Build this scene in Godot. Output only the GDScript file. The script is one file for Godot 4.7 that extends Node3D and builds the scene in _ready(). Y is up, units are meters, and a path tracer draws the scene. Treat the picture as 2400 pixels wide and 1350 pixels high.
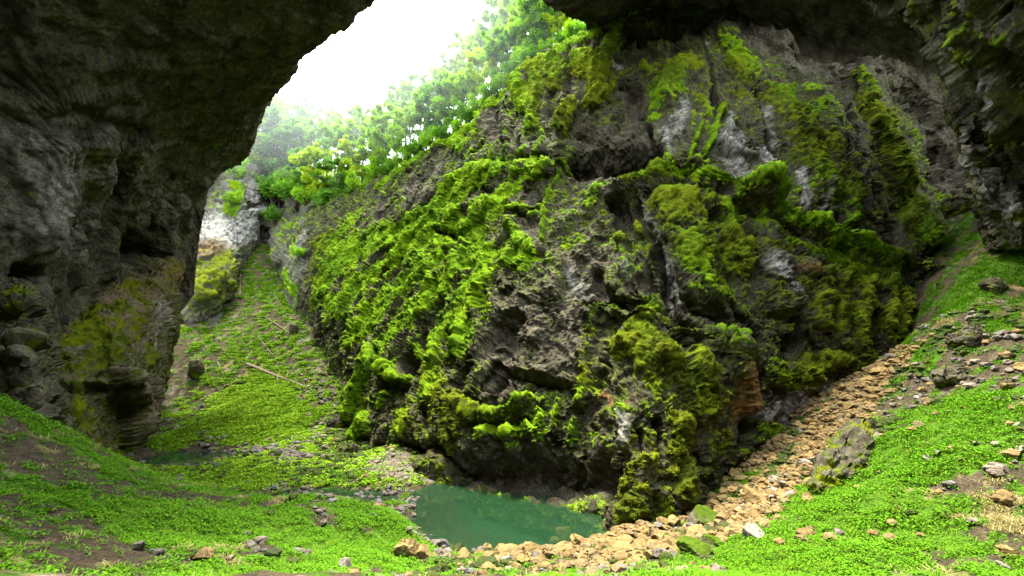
extends Node3D
# A collapsed limestone chasm seen from its floor. Metres, y up; the water of the pool lies at y = 0.

var rock_mat: StandardMaterial3D
var moss_mat: StandardMaterial3D
var soil_mat: StandardMaterial3D
var stone_mat: StandardMaterial3D

# ---------------------------------------------------------------- noises
func noise(seed_: int, freq: float, kind := 0, octaves := 3) -> FastNoiseLite:
	var n := FastNoiseLite.new()
	n.seed = seed_
	n.frequency = freq
	n.fractal_octaves = octaves
	if kind == 0:
		n.noise_type = FastNoiseLite.TYPE_SIMPLEX
		n.fractal_type = FastNoiseLite.FRACTAL_FBM
	elif kind == 1:
		n.noise_type = FastNoiseLite.TYPE_SIMPLEX
		n.fractal_type = FastNoiseLite.FRACTAL_RIDGED
	elif kind == 2:
		n.noise_type = FastNoiseLite.TYPE_CELLULAR
		n.fractal_type = FastNoiseLite.FRACTAL_NONE
		n.cellular_return_type = FastNoiseLite.RETURN_DISTANCE2_SUB
	elif kind == 3:
		n.noise_type = FastNoiseLite.TYPE_CELLULAR
		n.fractal_type = FastNoiseLite.FRACTAL_NONE
		n.cellular_return_type = FastNoiseLite.RETURN_DISTANCE
	elif kind == 4:
		n.noise_type = FastNoiseLite.TYPE_CELLULAR
		n.fractal_type = FastNoiseLite.FRACTAL_NONE
		n.cellular_return_type = FastNoiseLite.RETURN_CELL_VALUE
	return n

func noise_texture(seed_: int, freq: float, kind: int, octaves: int, as_normal: bool, strength := 8.0, low := 0.6) -> NoiseTexture2D:
	var t := NoiseTexture2D.new()
	t.width = 512
	t.height = 512
	t.seamless = true
	t.noise = noise(seed_, freq, kind, octaves)
	t.generate_mipmaps = true
	if as_normal:
		t.as_normal_map = true
		t.bump_strength = strength
	else:
		var g := Gradient.new()
		g.set_color(0, Color(low, low, low))
		g.set_color(1, Color(1, 1, 1))
		t.color_ramp = g
	return t

func surface_material(tex: Texture2D, normal: Texture2D, nscale: float, metres: float, rough: float) -> StandardMaterial3D:
	var m := StandardMaterial3D.new()
	m.vertex_color_use_as_albedo = true
	m.albedo_texture = tex
	m.uv1_triplanar = true
	m.uv1_world_triplanar = true
	m.uv1_scale = Vector3.ONE / metres
	m.normal_enabled = true
	m.normal_texture = normal
	m.normal_scale = nscale
	m.roughness = rough
	m.metallic_specular = 0.16
	return m

# ---------------------------------------------------------------- smooth sheets through survey points
func spline(p0: Vector3, p1: Vector3, p2: Vector3, p3: Vector3, t: float) -> Vector3:
	return p1.cubic_interpolate(p2, p0, p3, t) if false else 0.5 * ((2.0 * p1) + (p2 - p0) * t + (2.0 * p0 - 5.0 * p1 + 4.0 * p2 - p3) * t * t + (3.0 * p1 - p0 - 3.0 * p2 + p3) * t * t * t)

func spline_line(c: PackedVector3Array, n: int) -> PackedVector3Array:
	var out := PackedVector3Array()
	out.resize(n)
	var m := c.size()
	for i in n:
		var f := float(i) / (n - 1) * (m - 1)
		var k := mini(int(f), m - 2)
		var a := c[k - 1] if k > 0 else 2.0 * c[0] - c[1]
		var d := c[k + 2] if k + 2 < m else 2.0 * c[m - 1] - c[m - 2]
		out[i] = spline(a, c[k], c[k + 1], d, f - k)
	return out

func sheet(rows: Array, nu: int, nv: int) -> PackedVector3Array:
	var fine := []
	for r in rows:
		fine.append(spline_line(r, nu))
	var out := PackedVector3Array()
	out.resize(nu * nv)
	var col := PackedVector3Array()
	col.resize(rows.size())
	for i in nu:
		for j in rows.size():
			col[j] = fine[j][i]
		var line := spline_line(col, nv)
		for j in nv:
			out[j * nu + i] = line[j]
	return out

func grid_normals(p: PackedVector3Array, nu: int, nv: int, flip: bool) -> PackedVector3Array:
	var out := PackedVector3Array()
	out.resize(nu * nv)
	var s := -1.0 if flip else 1.0
	for j in nv:
		var j0 := maxi(j - 1, 0) * nu
		var j1 := mini(j + 1, nv - 1) * nu
		var jj := j * nu
		for i in nu:
			var e := p[jj + mini(i + 1, nu - 1)] - p[jj + maxi(i - 1, 0)]
			var f := p[j1 + i] - p[j0 + i]
			out[jj + i] = e.cross(f).normalized() * s
	return out

# averages directions over a square of neighbours, so that roughness grows outwards evenly
func smoothed(a: PackedVector3Array, nu: int, nv: int, r: int) -> PackedVector3Array:
	var out := blurred(a, nu, nv, r)
	for k in out.size():
		out[k] = out[k].normalized()
	return out

func blurred(a: PackedVector3Array, nu: int, nv: int, r: int) -> PackedVector3Array:
	var t := PackedVector3Array()
	t.resize(nu * nv)
	for j in nv:
		var sum := Vector3.ZERO
		for i in range(-r, nu):
			if i + r < nu:
				sum += a[j * nu + i + r]
			if i - r - 1 >= 0:
				sum -= a[j * nu + i - r - 1]
			if i >= 0:
				t[j * nu + i] = sum
	var out := PackedVector3Array()
	out.resize(nu * nv)
	for i in nu:
		var sum := Vector3.ZERO
		for j in range(-r, nv):
			if j + r < nv:
				sum += t[(j + r) * nu + i]
			if j - r - 1 >= 0:
				sum -= t[(j - r - 1) * nu + i]
			if j >= 0:
				out[j * nu + i] = sum
	return out

# spreads the columns of a carved sheet evenly along its surface, so that steep flanks get their share of points
func respaced(p: PackedVector3Array, attrs: Array, nu: int, nv: int, by_rows: bool) -> PackedVector3Array:
	var na := nu if by_rows else nv          # points along a line
	var nb := nv if by_rows else nu          # lines
	var sa := 1 if by_rows else nu
	var sb := nu if by_rows else 1
	var seg := PackedVector3Array()
	seg.resize(nu * nv)
	for b in nb:
		for a in na - 1:
			var k := b * sb + a * sa
			seg[k] = Vector3(p[k].distance_to(p[k + sa]), 0, 0)
	var wide := blurred(seg, nu, nv, 9)
	var out := PackedVector3Array()
	out.resize(nu * nv)
	var fresh := []
	for t in attrs:
		fresh.append(PackedFloat32Array(t))
	var cum := PackedFloat32Array()
	cum.resize(na)
	for b in nb:
		var sum := 0.0
		for a in na - 1:
			sum += wide[b * sb + a * sa].x
		var even := 0.3 * sum / (na - 1)
		cum[0] = 0.0
		for a in na - 1:
			cum[a + 1] = cum[a] + 0.7 * wide[b * sb + a * sa].x + even
		var total := cum[na - 1]
		var i := 0
		for a in na:
			var want := total * a / (na - 1)
			while i < na - 2 and cum[i + 1] < want:
				i += 1
			var f := clampf((want - cum[i]) / maxf(cum[i + 1] - cum[i], 1e-6), 0.0, 1.0)
			var k := b * sb + i * sa
			var o := b * sb + a * sa
			out[o] = p[k].lerp(p[k + sa], f)
			for t in attrs.size():
				fresh[t][o] = lerpf(attrs[t][k], attrs[t][k + sa], f)
	for t in attrs.size():
		attrs[t] = fresh[t]
	return out

# Adds carved and swollen forms to a sheet: each stroke is [kind, metres out, metres wide, moss, x, y, z, x, y, z ...]
func carve(base: PackedVector3Array, nu: int, nv: int, strokes: Array, disp: PackedFloat32Array, moss: PackedFloat32Array, pale: PackedFloat32Array, rust: PackedFloat32Array, olive: PackedFloat32Array) -> void:
	var bs := 16
	var bu := (nu + bs - 1) / bs
	var bv := (nv + bs - 1) / bs
	var mid := PackedVector3Array()
	var reach := PackedFloat32Array()
	for bj in bv:
		for bi in bu:
			var lo := Vector3.INF
			var hi := -Vector3.INF
			for j in range(bj * bs, mini(bj * bs + bs, nv), 3):
				for i in range(bi * bs, mini(bi * bs + bs, nu), 3):
					lo = lo.min(base[j * nu + i])
					hi = hi.max(base[j * nu + i])
			mid.append((lo + hi) * 0.5)
			reach.append((hi - lo).length() * 0.5 + 1.0)
	var warp := noise(77, 0.16, 0, 2)
	var warp2 := noise(78, 1.1, 0, 2)
	for s in strokes:
		var kind: int = s[0]
		var amp: float = s[1]
		var wide: float = s[2]
		var mm: float = s[3]
		var n: int = (s.size() - 4) / 3
		var pts := PackedVector3Array()
		for k in n:
			pts.append(Vector3(s[4 + k * 3], s[5 + k * 3], s[6 + k * 3]))
		var far := wide * 1.45
		for b in mid.size():
			var near := false
			for k in maxi(n - 1, 1):
				var q := Geometry3D.get_closest_point_to_segment(mid[b], pts[k], pts[mini(k + 1, n - 1)])
				if q.distance_to(mid[b]) < far + reach[b]:
					near = true
					break
			if not near:
				continue
			var bi := b % bu
			var bj := b / bu
			for j in range(bj * bs, mini(bj * bs + bs, nv)):
				for i in range(bi * bs, mini(bi * bs + bs, nu)):
					var at := j * nu + i
					var p := base[at]
					var best := 1e9
					var bq := p
					for k in maxi(n - 1, 1):
						var q := Geometry3D.get_closest_point_to_segment(p, pts[k], pts[mini(k + 1, n - 1)])
						var d2 := q.distance_squared_to(p)
						if d2 < best:
							best = d2
							bq = q
					var d := sqrt(best) / wide
					if d > 1.4:
						continue
					d += 0.36 * warp.get_noise_3dv(p) + (0.25 * warp2.get_noise_3dv(p) if kind >= 3 else 0.0)
					if d >= 1.0:
						continue
					d = maxf(d, 0.0)
					var w := (1.0 - d * d)
					if kind == 0:      # soft swelling or hollow
						disp[at] += amp * w * w
					elif kind == 1:    # boulder-like swelling with steep sides
						disp[at] += amp * 1.05 * w
					elif kind == 2:    # ledge: stands out below the line, steps back above it
						var up := clampf((p.y - bq.y) / (0.2 * wide), -1.0, 1.0)
						disp[at] -= amp * up * w
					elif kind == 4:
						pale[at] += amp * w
					elif kind == 5:
						rust[at] += amp * w
					elif kind == 6:
						olive[at] = minf(olive[at] + amp * w, 1.0)
					moss[at] += mm * w

func weave(nu: int, nv: int, flip: bool, mask: PackedByteArray, want: int) -> PackedInt32Array:
	var idx := PackedInt32Array()
	for j in nv - 1:
		for i in nu - 1:
			var a := j * nu + i
			if want >= 0:
				var k := mask[a] + mask[a + 1] + mask[a + nu] + mask[a + nu + 1]
				if (k >= 2) != (want == 1):
					continue
			if flip:
				idx.append_array([a, a + 1, a + nu, a + 1, a + nu + 1, a + nu])
			else:
				idx.append_array([a, a + nu, a + 1, a + 1, a + nu, a + nu + 1])
	return idx

func packed(p: PackedVector3Array, n: PackedVector3Array, c: PackedColorArray, idx: PackedInt32Array) -> Array:
	var remap := {}
	var map := PackedInt32Array()
	map.resize(p.size())
	map.fill(-1)
	var pp := PackedVector3Array()
	var nn := PackedVector3Array()
	var cc := PackedColorArray()
	for k in idx.size():
		var v := idx[k]
		if map[v] < 0:
			map[v] = pp.size()
			pp.append(p[v])
			nn.append(n[v])
			cc.append(c[v])
		idx[k] = map[v]
	var a := []
	a.resize(Mesh.ARRAY_MAX)
	a[Mesh.ARRAY_VERTEX] = pp
	a[Mesh.ARRAY_NORMAL] = nn
	a[Mesh.ARRAY_COLOR] = cc
	a[Mesh.ARRAY_INDEX] = idx
	return a

var moss_spots := PackedVector3Array()
var moss_up := PackedVector3Array()
var moss_tone := PackedColorArray()
const M_A := Color(0.185, 0.32, 0.011)
const M_B := Color(0.085, 0.175, 0.008)
const O_A := Color(0.15, 0.175, 0.011)
const O_B := Color(0.06, 0.078, 0.008)
func mc_of(v: float, g: float, ol: float) -> Color:
	var mc := clampf(0.5 + 1.0 * v + 1.1 * g, 0.0, 1.0)
	return M_B.lerp(M_A, mc).lerp(O_B.lerp(O_A, mc), clampf(ol, 0.0, 1.0))

func rock_face(called: String, rows: Array, nu: int, nv: int, strokes: Array, o: Dictionary) -> MeshInstance3D:
	var flip: bool = o.get("flip", false)
	var base := sheet(rows, nu, nv)
	var bn := grid_normals(base, nu, nv, flip)
	var total := nu * nv
	var disp := PackedFloat32Array()
	var moss := PackedFloat32Array()
	var pale := PackedFloat32Array()
	var rust := PackedFloat32Array()
	var olive := PackedFloat32Array()
	olive.resize(total)
	olive.fill(o.get("olive", 0.0))
	disp.resize(total); moss.resize(total); pale.resize(total); rust.resize(total)
	moss.fill(o.get("moss", 0.0))
	carve(base, nu, nv, strokes, disp, moss, pale, rust, olive)
	var sd: int = o.get("seed", 1)
	var big := noise(sd, o.get("big", 0.05), 1, 3)
	var block := noise(sd + 1, o.get("block", 0.16), 2)
	var mid := noise(sd + 2, 0.45, 0, 3)
	var fine := noise(sd + 3, 1.3, 1, 3)
	var chip := noise(sd + 12, 0.42, 2)
	var slab := noise(sd + 13, o.get("block", 0.16) * 1.5, 4)
	var shard := noise(sd + 14, 1.0, 4)
	var jag := noise(sd + 15, 0.5, 0, 2)
	var warp := noise(sd + 4, 0.12, 0, 2)
	var ab: float = o.get("amp_big", 0.85)
	var ak: float = o.get("amp_block", 0.75)
	var am: float = o.get("amp_mid", 0.3)
	var af: float = o.get("amp_fine", 0.16)
	var lean: Vector3 = o.get("lean", Vector3.ZERO)   # the way the bedding and flutes run
	var p := PackedVector3Array()
	p.resize(total)
	for k in total:
		p[k] = base[k] + bn[k] * disp[k]
	var attrs := [moss, pale, rust, olive]
	p = respaced(p, attrs, nu, nv, true)
	p = respaced(p, attrs, nu, nv, false)
	moss = attrs[0]; pale = attrs[1]; rust = attrs[2]; olive = attrs[3]
	var dn := smoothed(grid_normals(p, nu, nv, flip), nu, nv, o.get("smooth", 4))
	for k in total:
		var b := p[k]
		var w := warp.get_noise_3dv(b) * 4.0
		var q := Vector3(b.x + w + lean.x * b.y, b.y * 0.32, b.z - w + lean.z * b.y)
		var h := ab * (big.get_noise_3dv(q) - 0.1) + ak * (block.get_noise_3dv(q * Vector3(1, 1.5, 1)) + 0.5)
		var jx := jag.get_noise_3dv(b) * 0.9
		h += 0.62 * ak * slab.get_noise_3dv(Vector3(q.x + jx, q.y * 0.8 + q.x * 0.12, q.z + jx)) + 0.7 * am * shard.get_noise_3dv(Vector3(b.x + jx, b.y * 0.26 + b.x * 0.1, b.z - jx))
		h += 0.8 * am * mid.get_noise_3dv(Vector3(b.x, b.y * 0.4, b.z)) + af * fine.get_noise_3dv(b) + 0.5 * am * (chip.get_noise_3dv(Vector3(b.x + w, b.y * 0.6, b.z)) + 0.6)
		p[k] = b + dn[k] * h
	var n := grid_normals(p, nu, nv, flip)
	# where moss holds: mapped cushions, broken up by a patchy edge
	var patchy := noise(sd + 5, 0.22, 0, 4)
	var tuft := noise(sd + 6, o.get("tuft", 1.2), 3)
	var tuft2 := noise(sd + 7, o.get("tuft", 1.2) * 2.2, 3)
	var tone := noise(sd + 8, 0.09, 0, 4)
	var grit := noise(sd + 9, 0.8, 0, 3)
	var ma: float = o.get("moss_amp", 0.24)
	var mask := PackedByteArray()
	mask.resize(total)
	var col := PackedColorArray()
	col.resize(total)
	var r_a: Color = o.get("rock_a", Color(0.125, 0.111, 0.076))
	var r_b: Color = o.get("rock_b", Color(0.048, 0.042, 0.027))
	var r_pale := Color(0.40, 0.385, 0.345)  # pale limestone; also carries painted wet shine and lit patches of the wall
	var r_rust := Color(0.24, 0.13, 0.045)
	var o_film: float = o.get("film", 1.0)
	var film_base: float = o.get("film_base", 0.05)
	var keep_moss: float = o.get("tufts", 0.0)
	var rnd := RandomNumberGenerator.new()
	rnd.seed = sd
	for k in total:
		var b := p[k]
		var t := patchy.get_noise_3dv(b)
		var g := grit.get_noise_3dv(b)
		var m := moss[k] + 0.95 * t + 0.75 * g + 0.5 * (n[k].y - 0.15)
		var v := tone.get_noise_3dv(b)
		if m > 0.58:
			mask[k] = 1
			var thick := clampf((m - 0.58) * 3.0, 0.0, 1.0)
			var c1 := 0.75 - tuft.get_noise_3dv(Vector3(b.x, b.y * 0.75, b.z)) - 0.75
			var c2 := -tuft2.get_noise_3dv(b)
			p[k] = b + (dn[k] * 0.85 + Vector3(0, 0.15, 0)) * thick * ma * (0.6 * (c1 + 0.4) + 0.5 * c2 + 0.35 + 0.6 * g)
			if keep_moss > 0.0 and rnd.randf() < keep_moss:
				moss_spots.append(p[k])
				moss_up.append(n[k])
				moss_tone.append(mc_of(v, g, olive[k] + 0.5 * t))
			col[k] = mc_of(v, g, olive[k] + 0.5 * t)
		else:
			var c := r_b.lerp(r_a, clampf(0.5 + 1.2 * t + 0.8 * g, 0.0, 1.0))
			# algae and thin moss film, mottled
			var film := clampf((m + film_base) * 1.2 + 1.5 * (g - 0.02), 0.0, 0.85) * o_film
			c = c.lerp(Color(0.05, 0.062, 0.010) if g < 0.1 else Color(0.075, 0.1, 0.011), film)
			if keep_moss > 0.0 and m > 0.12 and rnd.randf() < keep_moss * 0.3:
				moss_spots.append(b)
				moss_up.append(n[k])
				moss_tone.append(mc_of(v, g, olive[k] + 0.5 * t))
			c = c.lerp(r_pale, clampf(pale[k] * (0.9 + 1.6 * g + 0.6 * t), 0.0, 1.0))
			c = c.lerp(r_rust, clampf(rust[k] * (0.9 + 1.2 * g + v), 0.0, 1.0))
			col[k] = c
	n = grid_normals(p, nu, nv, flip)
	var mesh := ArrayMesh.new()
	var ir := weave(nu, nv, flip, mask, 0)
	var im := weave(nu, nv, flip, mask, 1)
	if ir.size():
		mesh.add_surface_from_arrays(Mesh.PRIMITIVE_TRIANGLES, packed(p, n, col, ir))
		mesh.surface_set_material(mesh.get_surface_count() - 1, o.get("mat", rock_mat))
	if im.size():
		mesh.add_surface_from_arrays(Mesh.PRIMITIVE_TRIANGLES, packed(p, n, col, im))
		mesh.surface_set_material(mesh.get_surface_count() - 1, moss_mat)
	var mi := MeshInstance3D.new()
	mi.name = called
	mi.mesh = mesh
	add_child(mi, true)
	return mi

func tag(o: Node3D, label: String, category := "", group := "", kind := "") -> Node3D:
	o.set_meta("label", label)
	if category: o.set_meta("category", category)
	if group: o.set_meta("group", group)
	if kind: o.set_meta("kind", kind)
	return o

func rows_of(flat: Array, cols: int) -> Array:
	var out := []
	var k := 0
	while k < flat.size():
		var r := PackedVector3Array()
		for i in cols:
			r.append(Vector3(flat[k], flat[k + 1], flat[k + 2]))
			k += 3
		out.append(r)
	return out

# ---------------------------------------------------------------- the ground: a thin plate through surveyed heights
var gx0 := -96.0
var gz0 := -152.0
var gs := 2.0
var gnx := 96
var gnz := 88
var gh := PackedFloat32Array()
var bump1: FastNoiseLite
var bump2: FastNoiseLite
var bump3: FastNoiseLite

func plate(r2: float) -> float:
	return 0.0 if r2 < 1e-9 else 0.5 * r2 * log(r2)

func survey(s: Array) -> void:
	var n: int = s.size() / 3
	var m := n + 3
	var a := []
	for i in n:
		var row := PackedFloat64Array()
		row.resize(m + 1)
		for j in n:
			row[j] = plate(pow((s[i * 3] - s[j * 3]) * 0.05, 2.0) + pow((s[i * 3 + 2] - s[j * 3 + 2]) * 0.05, 2.0))
		row[i] += 0.002
		row[n] = 1.0
		row[n + 1] = s[i * 3]
		row[n + 2] = s[i * 3 + 2]
		row[m] = s[i * 3 + 1]
		a.append(row)
	for e in 3:
		var row := PackedFloat64Array()
		row.resize(m + 1)
		for j in n:
			row[j] = 1.0 if e == 0 else float(s[j * 3 + (0 if e == 1 else 2)])
		a.append(row)
	for c in m:
		var best := c
		for r in range(c + 1, m):
			if absf(a[r][c]) > absf(a[best][c]):
				best = r
		var t = a[c]; a[c] = a[best]; a[best] = t
		var pc: PackedFloat64Array = a[c]
		for r in range(c + 1, m):
			var pr: PackedFloat64Array = a[r]
			var f := pr[c] / pc[c]
			if f != 0.0:
				for k in range(c, m + 1):
					pr[k] -= f * pc[k]
				a[r] = pr
	var x := PackedFloat64Array()
	x.resize(m)
	for c in range(m - 1, -1, -1):
		var pc: PackedFloat64Array = a[c]
		var v := pc[m]
		for k in range(c + 1, m):
			v -= pc[k] * x[k]
		x[c] = v / pc[c]
	gh.resize(gnx * gnz)
	for j in gnz:
		for i in gnx:
			var px := gx0 + i * gs
			var pz := gz0 + j * gs
			var v := x[n] + x[n + 1] * px + x[n + 2] * pz
			for k in n:
				v += x[k] * plate(pow((px - s[k * 3]) * 0.05, 2.0) + pow((pz - s[k * 3 + 2]) * 0.05, 2.0))
			gh[j * gnx + i] = v

func hgt(i: int, j: int) -> float:
	return gh[clampi(j, 0, gnz - 1) * gnx + clampi(i, 0, gnx - 1)]

func ground_y(x: float, z: float) -> float:
	var fx := clampf((x - gx0) / gs, 0.0, gnx - 1.001)
	var fz := clampf((z - gz0) / gs, 0.0, gnz - 1.001)
	var i := int(fx)
	var j := int(fz)
	fx -= i
	fz -= j
	var c0 := cubic_interpolate(hgt(i, j - 1), hgt(i + 1, j - 1), hgt(i - 1, j - 1), hgt(i + 2, j - 1), fx)
	var c1 := cubic_interpolate(hgt(i, j), hgt(i + 1, j), hgt(i - 1, j), hgt(i + 2, j), fx)
	var c2 := cubic_interpolate(hgt(i, j + 1), hgt(i + 1, j + 1), hgt(i - 1, j + 1), hgt(i + 2, j + 1), fx)
	var c3 := cubic_interpolate(hgt(i, j + 2), hgt(i + 1, j + 2), hgt(i - 1, j + 2), hgt(i + 2, j + 2), fx)
	var y := cubic_interpolate(c1, c2, c0, c3, fz)
	return y + 0.35 * bump1.get_noise_2d(x, z) * clampf(absf(y) * 0.6, 0.15, 1.0) + 0.1 * bump2.get_noise_2d(x, z) + 0.03 * bump3.get_noise_2d(x, z)

# kinds of ground cover, mapped as strokes [kind, strength, metres wide, x, z, x, z ...]; kind 0 herbs and grass, 1 bare brown soil, 2 grey gravel, 3 ochre rubble, 4 dark moss, 5 dry straw, 6 green silt
const COVER_A := [Color(0.07, 0.16, 0.009), Color(0.085, 0.065, 0.04), Color(0.2, 0.17, 0.13), Color(0.25, 0.175, 0.075), Color(0.045, 0.10, 0.008), Color(0.2, 0.17, 0.08), Color(0.035, 0.085, 0.042)]
const COVER_B := [Color(0.048, 0.10, 0.008), Color(0.05, 0.04, 0.026), Color(0.11, 0.09, 0.07), Color(0.12, 0.085, 0.04), Color(0.03, 0.06, 0.008), Color(0.13, 0.11, 0.045), Color(0.026, 0.068, 0.032)]
var covers: Array = []
var patch_noise: Array = []

func cover_at(x: float, z: float) -> int:
	var sum := PackedFloat32Array([0.26, 0.30, -0.05, 0.0, 0.2, 0.0, -1.0])
	var wx := x + 1.5 * bump1.get_noise_2d(x * 3.0, z * 3.0)
	var wz := z + 1.5 * bump1.get_noise_2d(x * 3.0 + 71.0, z * 3.0)
	var p := Vector2(wx, wz)
	for c in covers:
		var r: Rect2 = c[3]
		if not r.has_point(p):
			continue
		var pts: PackedVector2Array = c[4]
		var best := 1e9
		for k in maxi(pts.size() - 1, 1):
			var q := Geometry2D.get_closest_point_to_segment(p, pts[k], pts[mini(k + 1, pts.size() - 1)])
			best = minf(best, q.distance_squared_to(p))
		var d: float = sqrt(best) / c[2]
		if d < 1.0:
			sum[c[0]] += c[1] * (1.0 - d * d)
	var top := 0
	var most := -1e9
	for k in 7:
		var v: float = sum[k] + 0.62 * patch_noise[k].get_noise_2d(x, z)
		if v > most:
			most = v
			top = k
	return top

func ground_sheet(called: String, x0: float, x1: float, z0: float, z1: float, step: float) -> MeshInstance3D:
	var nu := int((x1 - x0) / step) + 1
	var nv := int((z1 - z0) / step) + 1
	var p := PackedVector3Array()
	var c := PackedColorArray()
	p.resize(nu * nv)
	c.resize(nu * nv)
	var grit := noise(401, 1.1, 0, 3)
	for j in nv:
		for i in nu:
			var x := x0 + i * step
			var z := z0 + j * step
			var k := cover_at(x, z)
			var y := ground_y(x, z)
			p[j * nu + i] = Vector3(x, y, z)
			c[j * nu + i] = COVER_B[k].lerp(COVER_A[k], clampf(0.5 + 1.1 * grit.get_noise_2d(x, z), 0.0, 1.0))
	var n := grid_normals(p, nu, nv, true)
	var mesh := ArrayMesh.new()
	mesh.add_surface_from_arrays(Mesh.PRIMITIVE_TRIANGLES, packed(p, n, c, weave(nu, nv, true, PackedByteArray(), -1)))
	mesh.surface_set_material(0, soil_mat)
	var mi := MeshInstance3D.new()
	mi.name = called
	mi.mesh = mesh
	add_child(mi, true)
	return mi

# ---------------------------------------------------------------- small builders
func mesh_of(p: PackedVector3Array, n: PackedVector3Array, c: PackedColorArray, idx: PackedInt32Array, m: Material) -> ArrayMesh:
	var a := []
	a.resize(Mesh.ARRAY_MAX)
	a[Mesh.ARRAY_VERTEX] = p
	a[Mesh.ARRAY_NORMAL] = n
	if c.size():
		a[Mesh.ARRAY_COLOR] = c
	a[Mesh.ARRAY_INDEX] = idx
	var am := ArrayMesh.new()
	am.add_surface_from_arrays(Mesh.PRIMITIVE_TRIANGLES, a)
	am.surface_set_material(0, m)
	return am

func piece(called: String, mesh: Mesh, parent: Node3D, at := Vector3.ZERO) -> MeshInstance3D:
	var mi := MeshInstance3D.new()
	mi.name = called
	mi.mesh = mesh
	mi.position = at
	parent.add_child(mi, true)
	return mi

func numbered(called: String) -> String:
	if not has_node(called):
		return called
	var k := 1
	if counts.has(called):
		k = counts[called] + 1
	counts[called] = k
	return "%s_%03d" % [called, k]
var counts := {}

# a broken stone: a ball cut by random planes, roughened a little
func stone_mesh(seed_: int, cuts: int, rough: float, m: Material, tint: Color, tint2: Color, sub := 7, mossy := 0.0) -> ArrayMesh:
	var rng := RandomNumberGenerator.new()
	rng.seed = seed_
	var planes := []
	for k in cuts:
		var d := Vector3(rng.randfn(), rng.randfn(), rng.randfn()).normalized()
		planes.append([d, rng.randf_range(0.45, 0.85)])
	var nz := noise(seed_, 1.3, 0, 3)
	var nc := noise(seed_ + 5, 2.2, 0, 3)
	var p := PackedVector3Array()
	var c := PackedColorArray()
	var idx := PackedInt32Array()
	var axes := [[Vector3.RIGHT, Vector3.UP, Vector3.BACK], [Vector3.LEFT, Vector3.UP, Vector3.FORWARD], [Vector3.UP, Vector3.BACK, Vector3.RIGHT], [Vector3.DOWN, Vector3.FORWARD, Vector3.RIGHT], [Vector3.BACK, Vector3.UP, Vector3.LEFT], [Vector3.FORWARD, Vector3.UP, Vector3.RIGHT]]
	var st := SurfaceTool.new()
	st.begin(Mesh.PRIMITIVE_TRIANGLES)
	st.set_smooth_group(0)
	var count := 0
	for f in axes:
		for j in sub + 1:
			for i in sub + 1:
				var v: Vector3 = (f[0] + f[1] * (j * 2.0 / sub - 1.0) + f[2] * (i * 2.0 / sub - 1.0)).normalized()
				v *= 1.0 + rough * nz.get_noise_3dv(v)
				for q in planes:
					var over: float = v.dot(q[0]) - q[1]
					if over > 0.0:
						v -= q[0] * over * 0.97
				v += v.normalized() * rough * 0.15 * nc.get_noise_3dv(v * 3.0)
				var col := tint2.lerp(tint, clampf(0.5 + 1.2 * nc.get_noise_3dv(v), 0.0, 1.0))
				if mossy > 0.0 and v.y + 0.5 * nz.get_noise_3dv(v * 2.0) > 1.0 - mossy:
					col = Color(0.08, 0.14, 0.01).lerp(Color(0.05, 0.08, 0.01), nc.get_noise_3dv(v * 4.0) + 0.5)
				st.set_color(col)
				st.add_vertex(v)
		for j in sub:
			for i in sub:
				var a := count + j * (sub + 1) + i
				var b := a + sub + 1
				for t in [a, a + 1, b, a + 1, b + 1, b]:
					st.add_index(t)
		count += (sub + 1) * (sub + 1)
	st.deindex()
	var flat := SurfaceTool.new()
	flat.begin(Mesh.PRIMITIVE_TRIANGLES)
	flat.set_smooth_group(-1)
	var arr := st.commit_to_arrays()
	for k in arr[Mesh.ARRAY_VERTEX].size():
		flat.set_color(arr[Mesh.ARRAY_COLOR][k])
		flat.set_smooth_group(-1)
		flat.add_vertex(arr[Mesh.ARRAY_VERTEX][k])
	flat.generate_normals()
	flat.index()
	var am := flat.commit()
	am.surface_set_material(0, m)
	return am

# a large boulder with cushions of moss, its own sheet wrapped round
func boulder(called: String, at: Vector3, size: Vector3, turn: Vector3, seed_: int, moss: float, label: String, olive := true) -> MeshInstance3D:
	var basis_ := Basis.from_euler(turn)
	var rows := []
	for j in 7:
		var th := PI * (0.02 + 0.96 * j / 6.0)
		var r := PackedVector3Array()
		for i in 9:
			var ph := TAU * i / 8.0
			var v := Vector3(sin(th) * cos(ph), cos(th), sin(th) * sin(ph))
			v = v * (1.0 + 0.16 * sin(ph * 3.0 + seed_) * sin(th))
			r.append(at + basis_ * (v * size))
		rows.append(r)
	var big := maxf(size.x, maxf(size.y, size.z))
	var o := {"seed": seed_, "moss": moss, "amp_big": 0.10 * big, "big": 0.5 / big, "block": 0.9 / big, "amp_block": 0.09 * big, "amp_mid": 0.22, "amp_fine": 0.07, "moss_amp": 0.12, "tuft": 2.0, "flip": true, "tufts": 0.8, "olive": 0.8, "smooth": 5}
	var mi := rock_face(called, rows, 110, 80, [], o)
	mi.name = numbered(called) if mi.name != called else called
	tag(mi, label, "boulder")
	return mi

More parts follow.
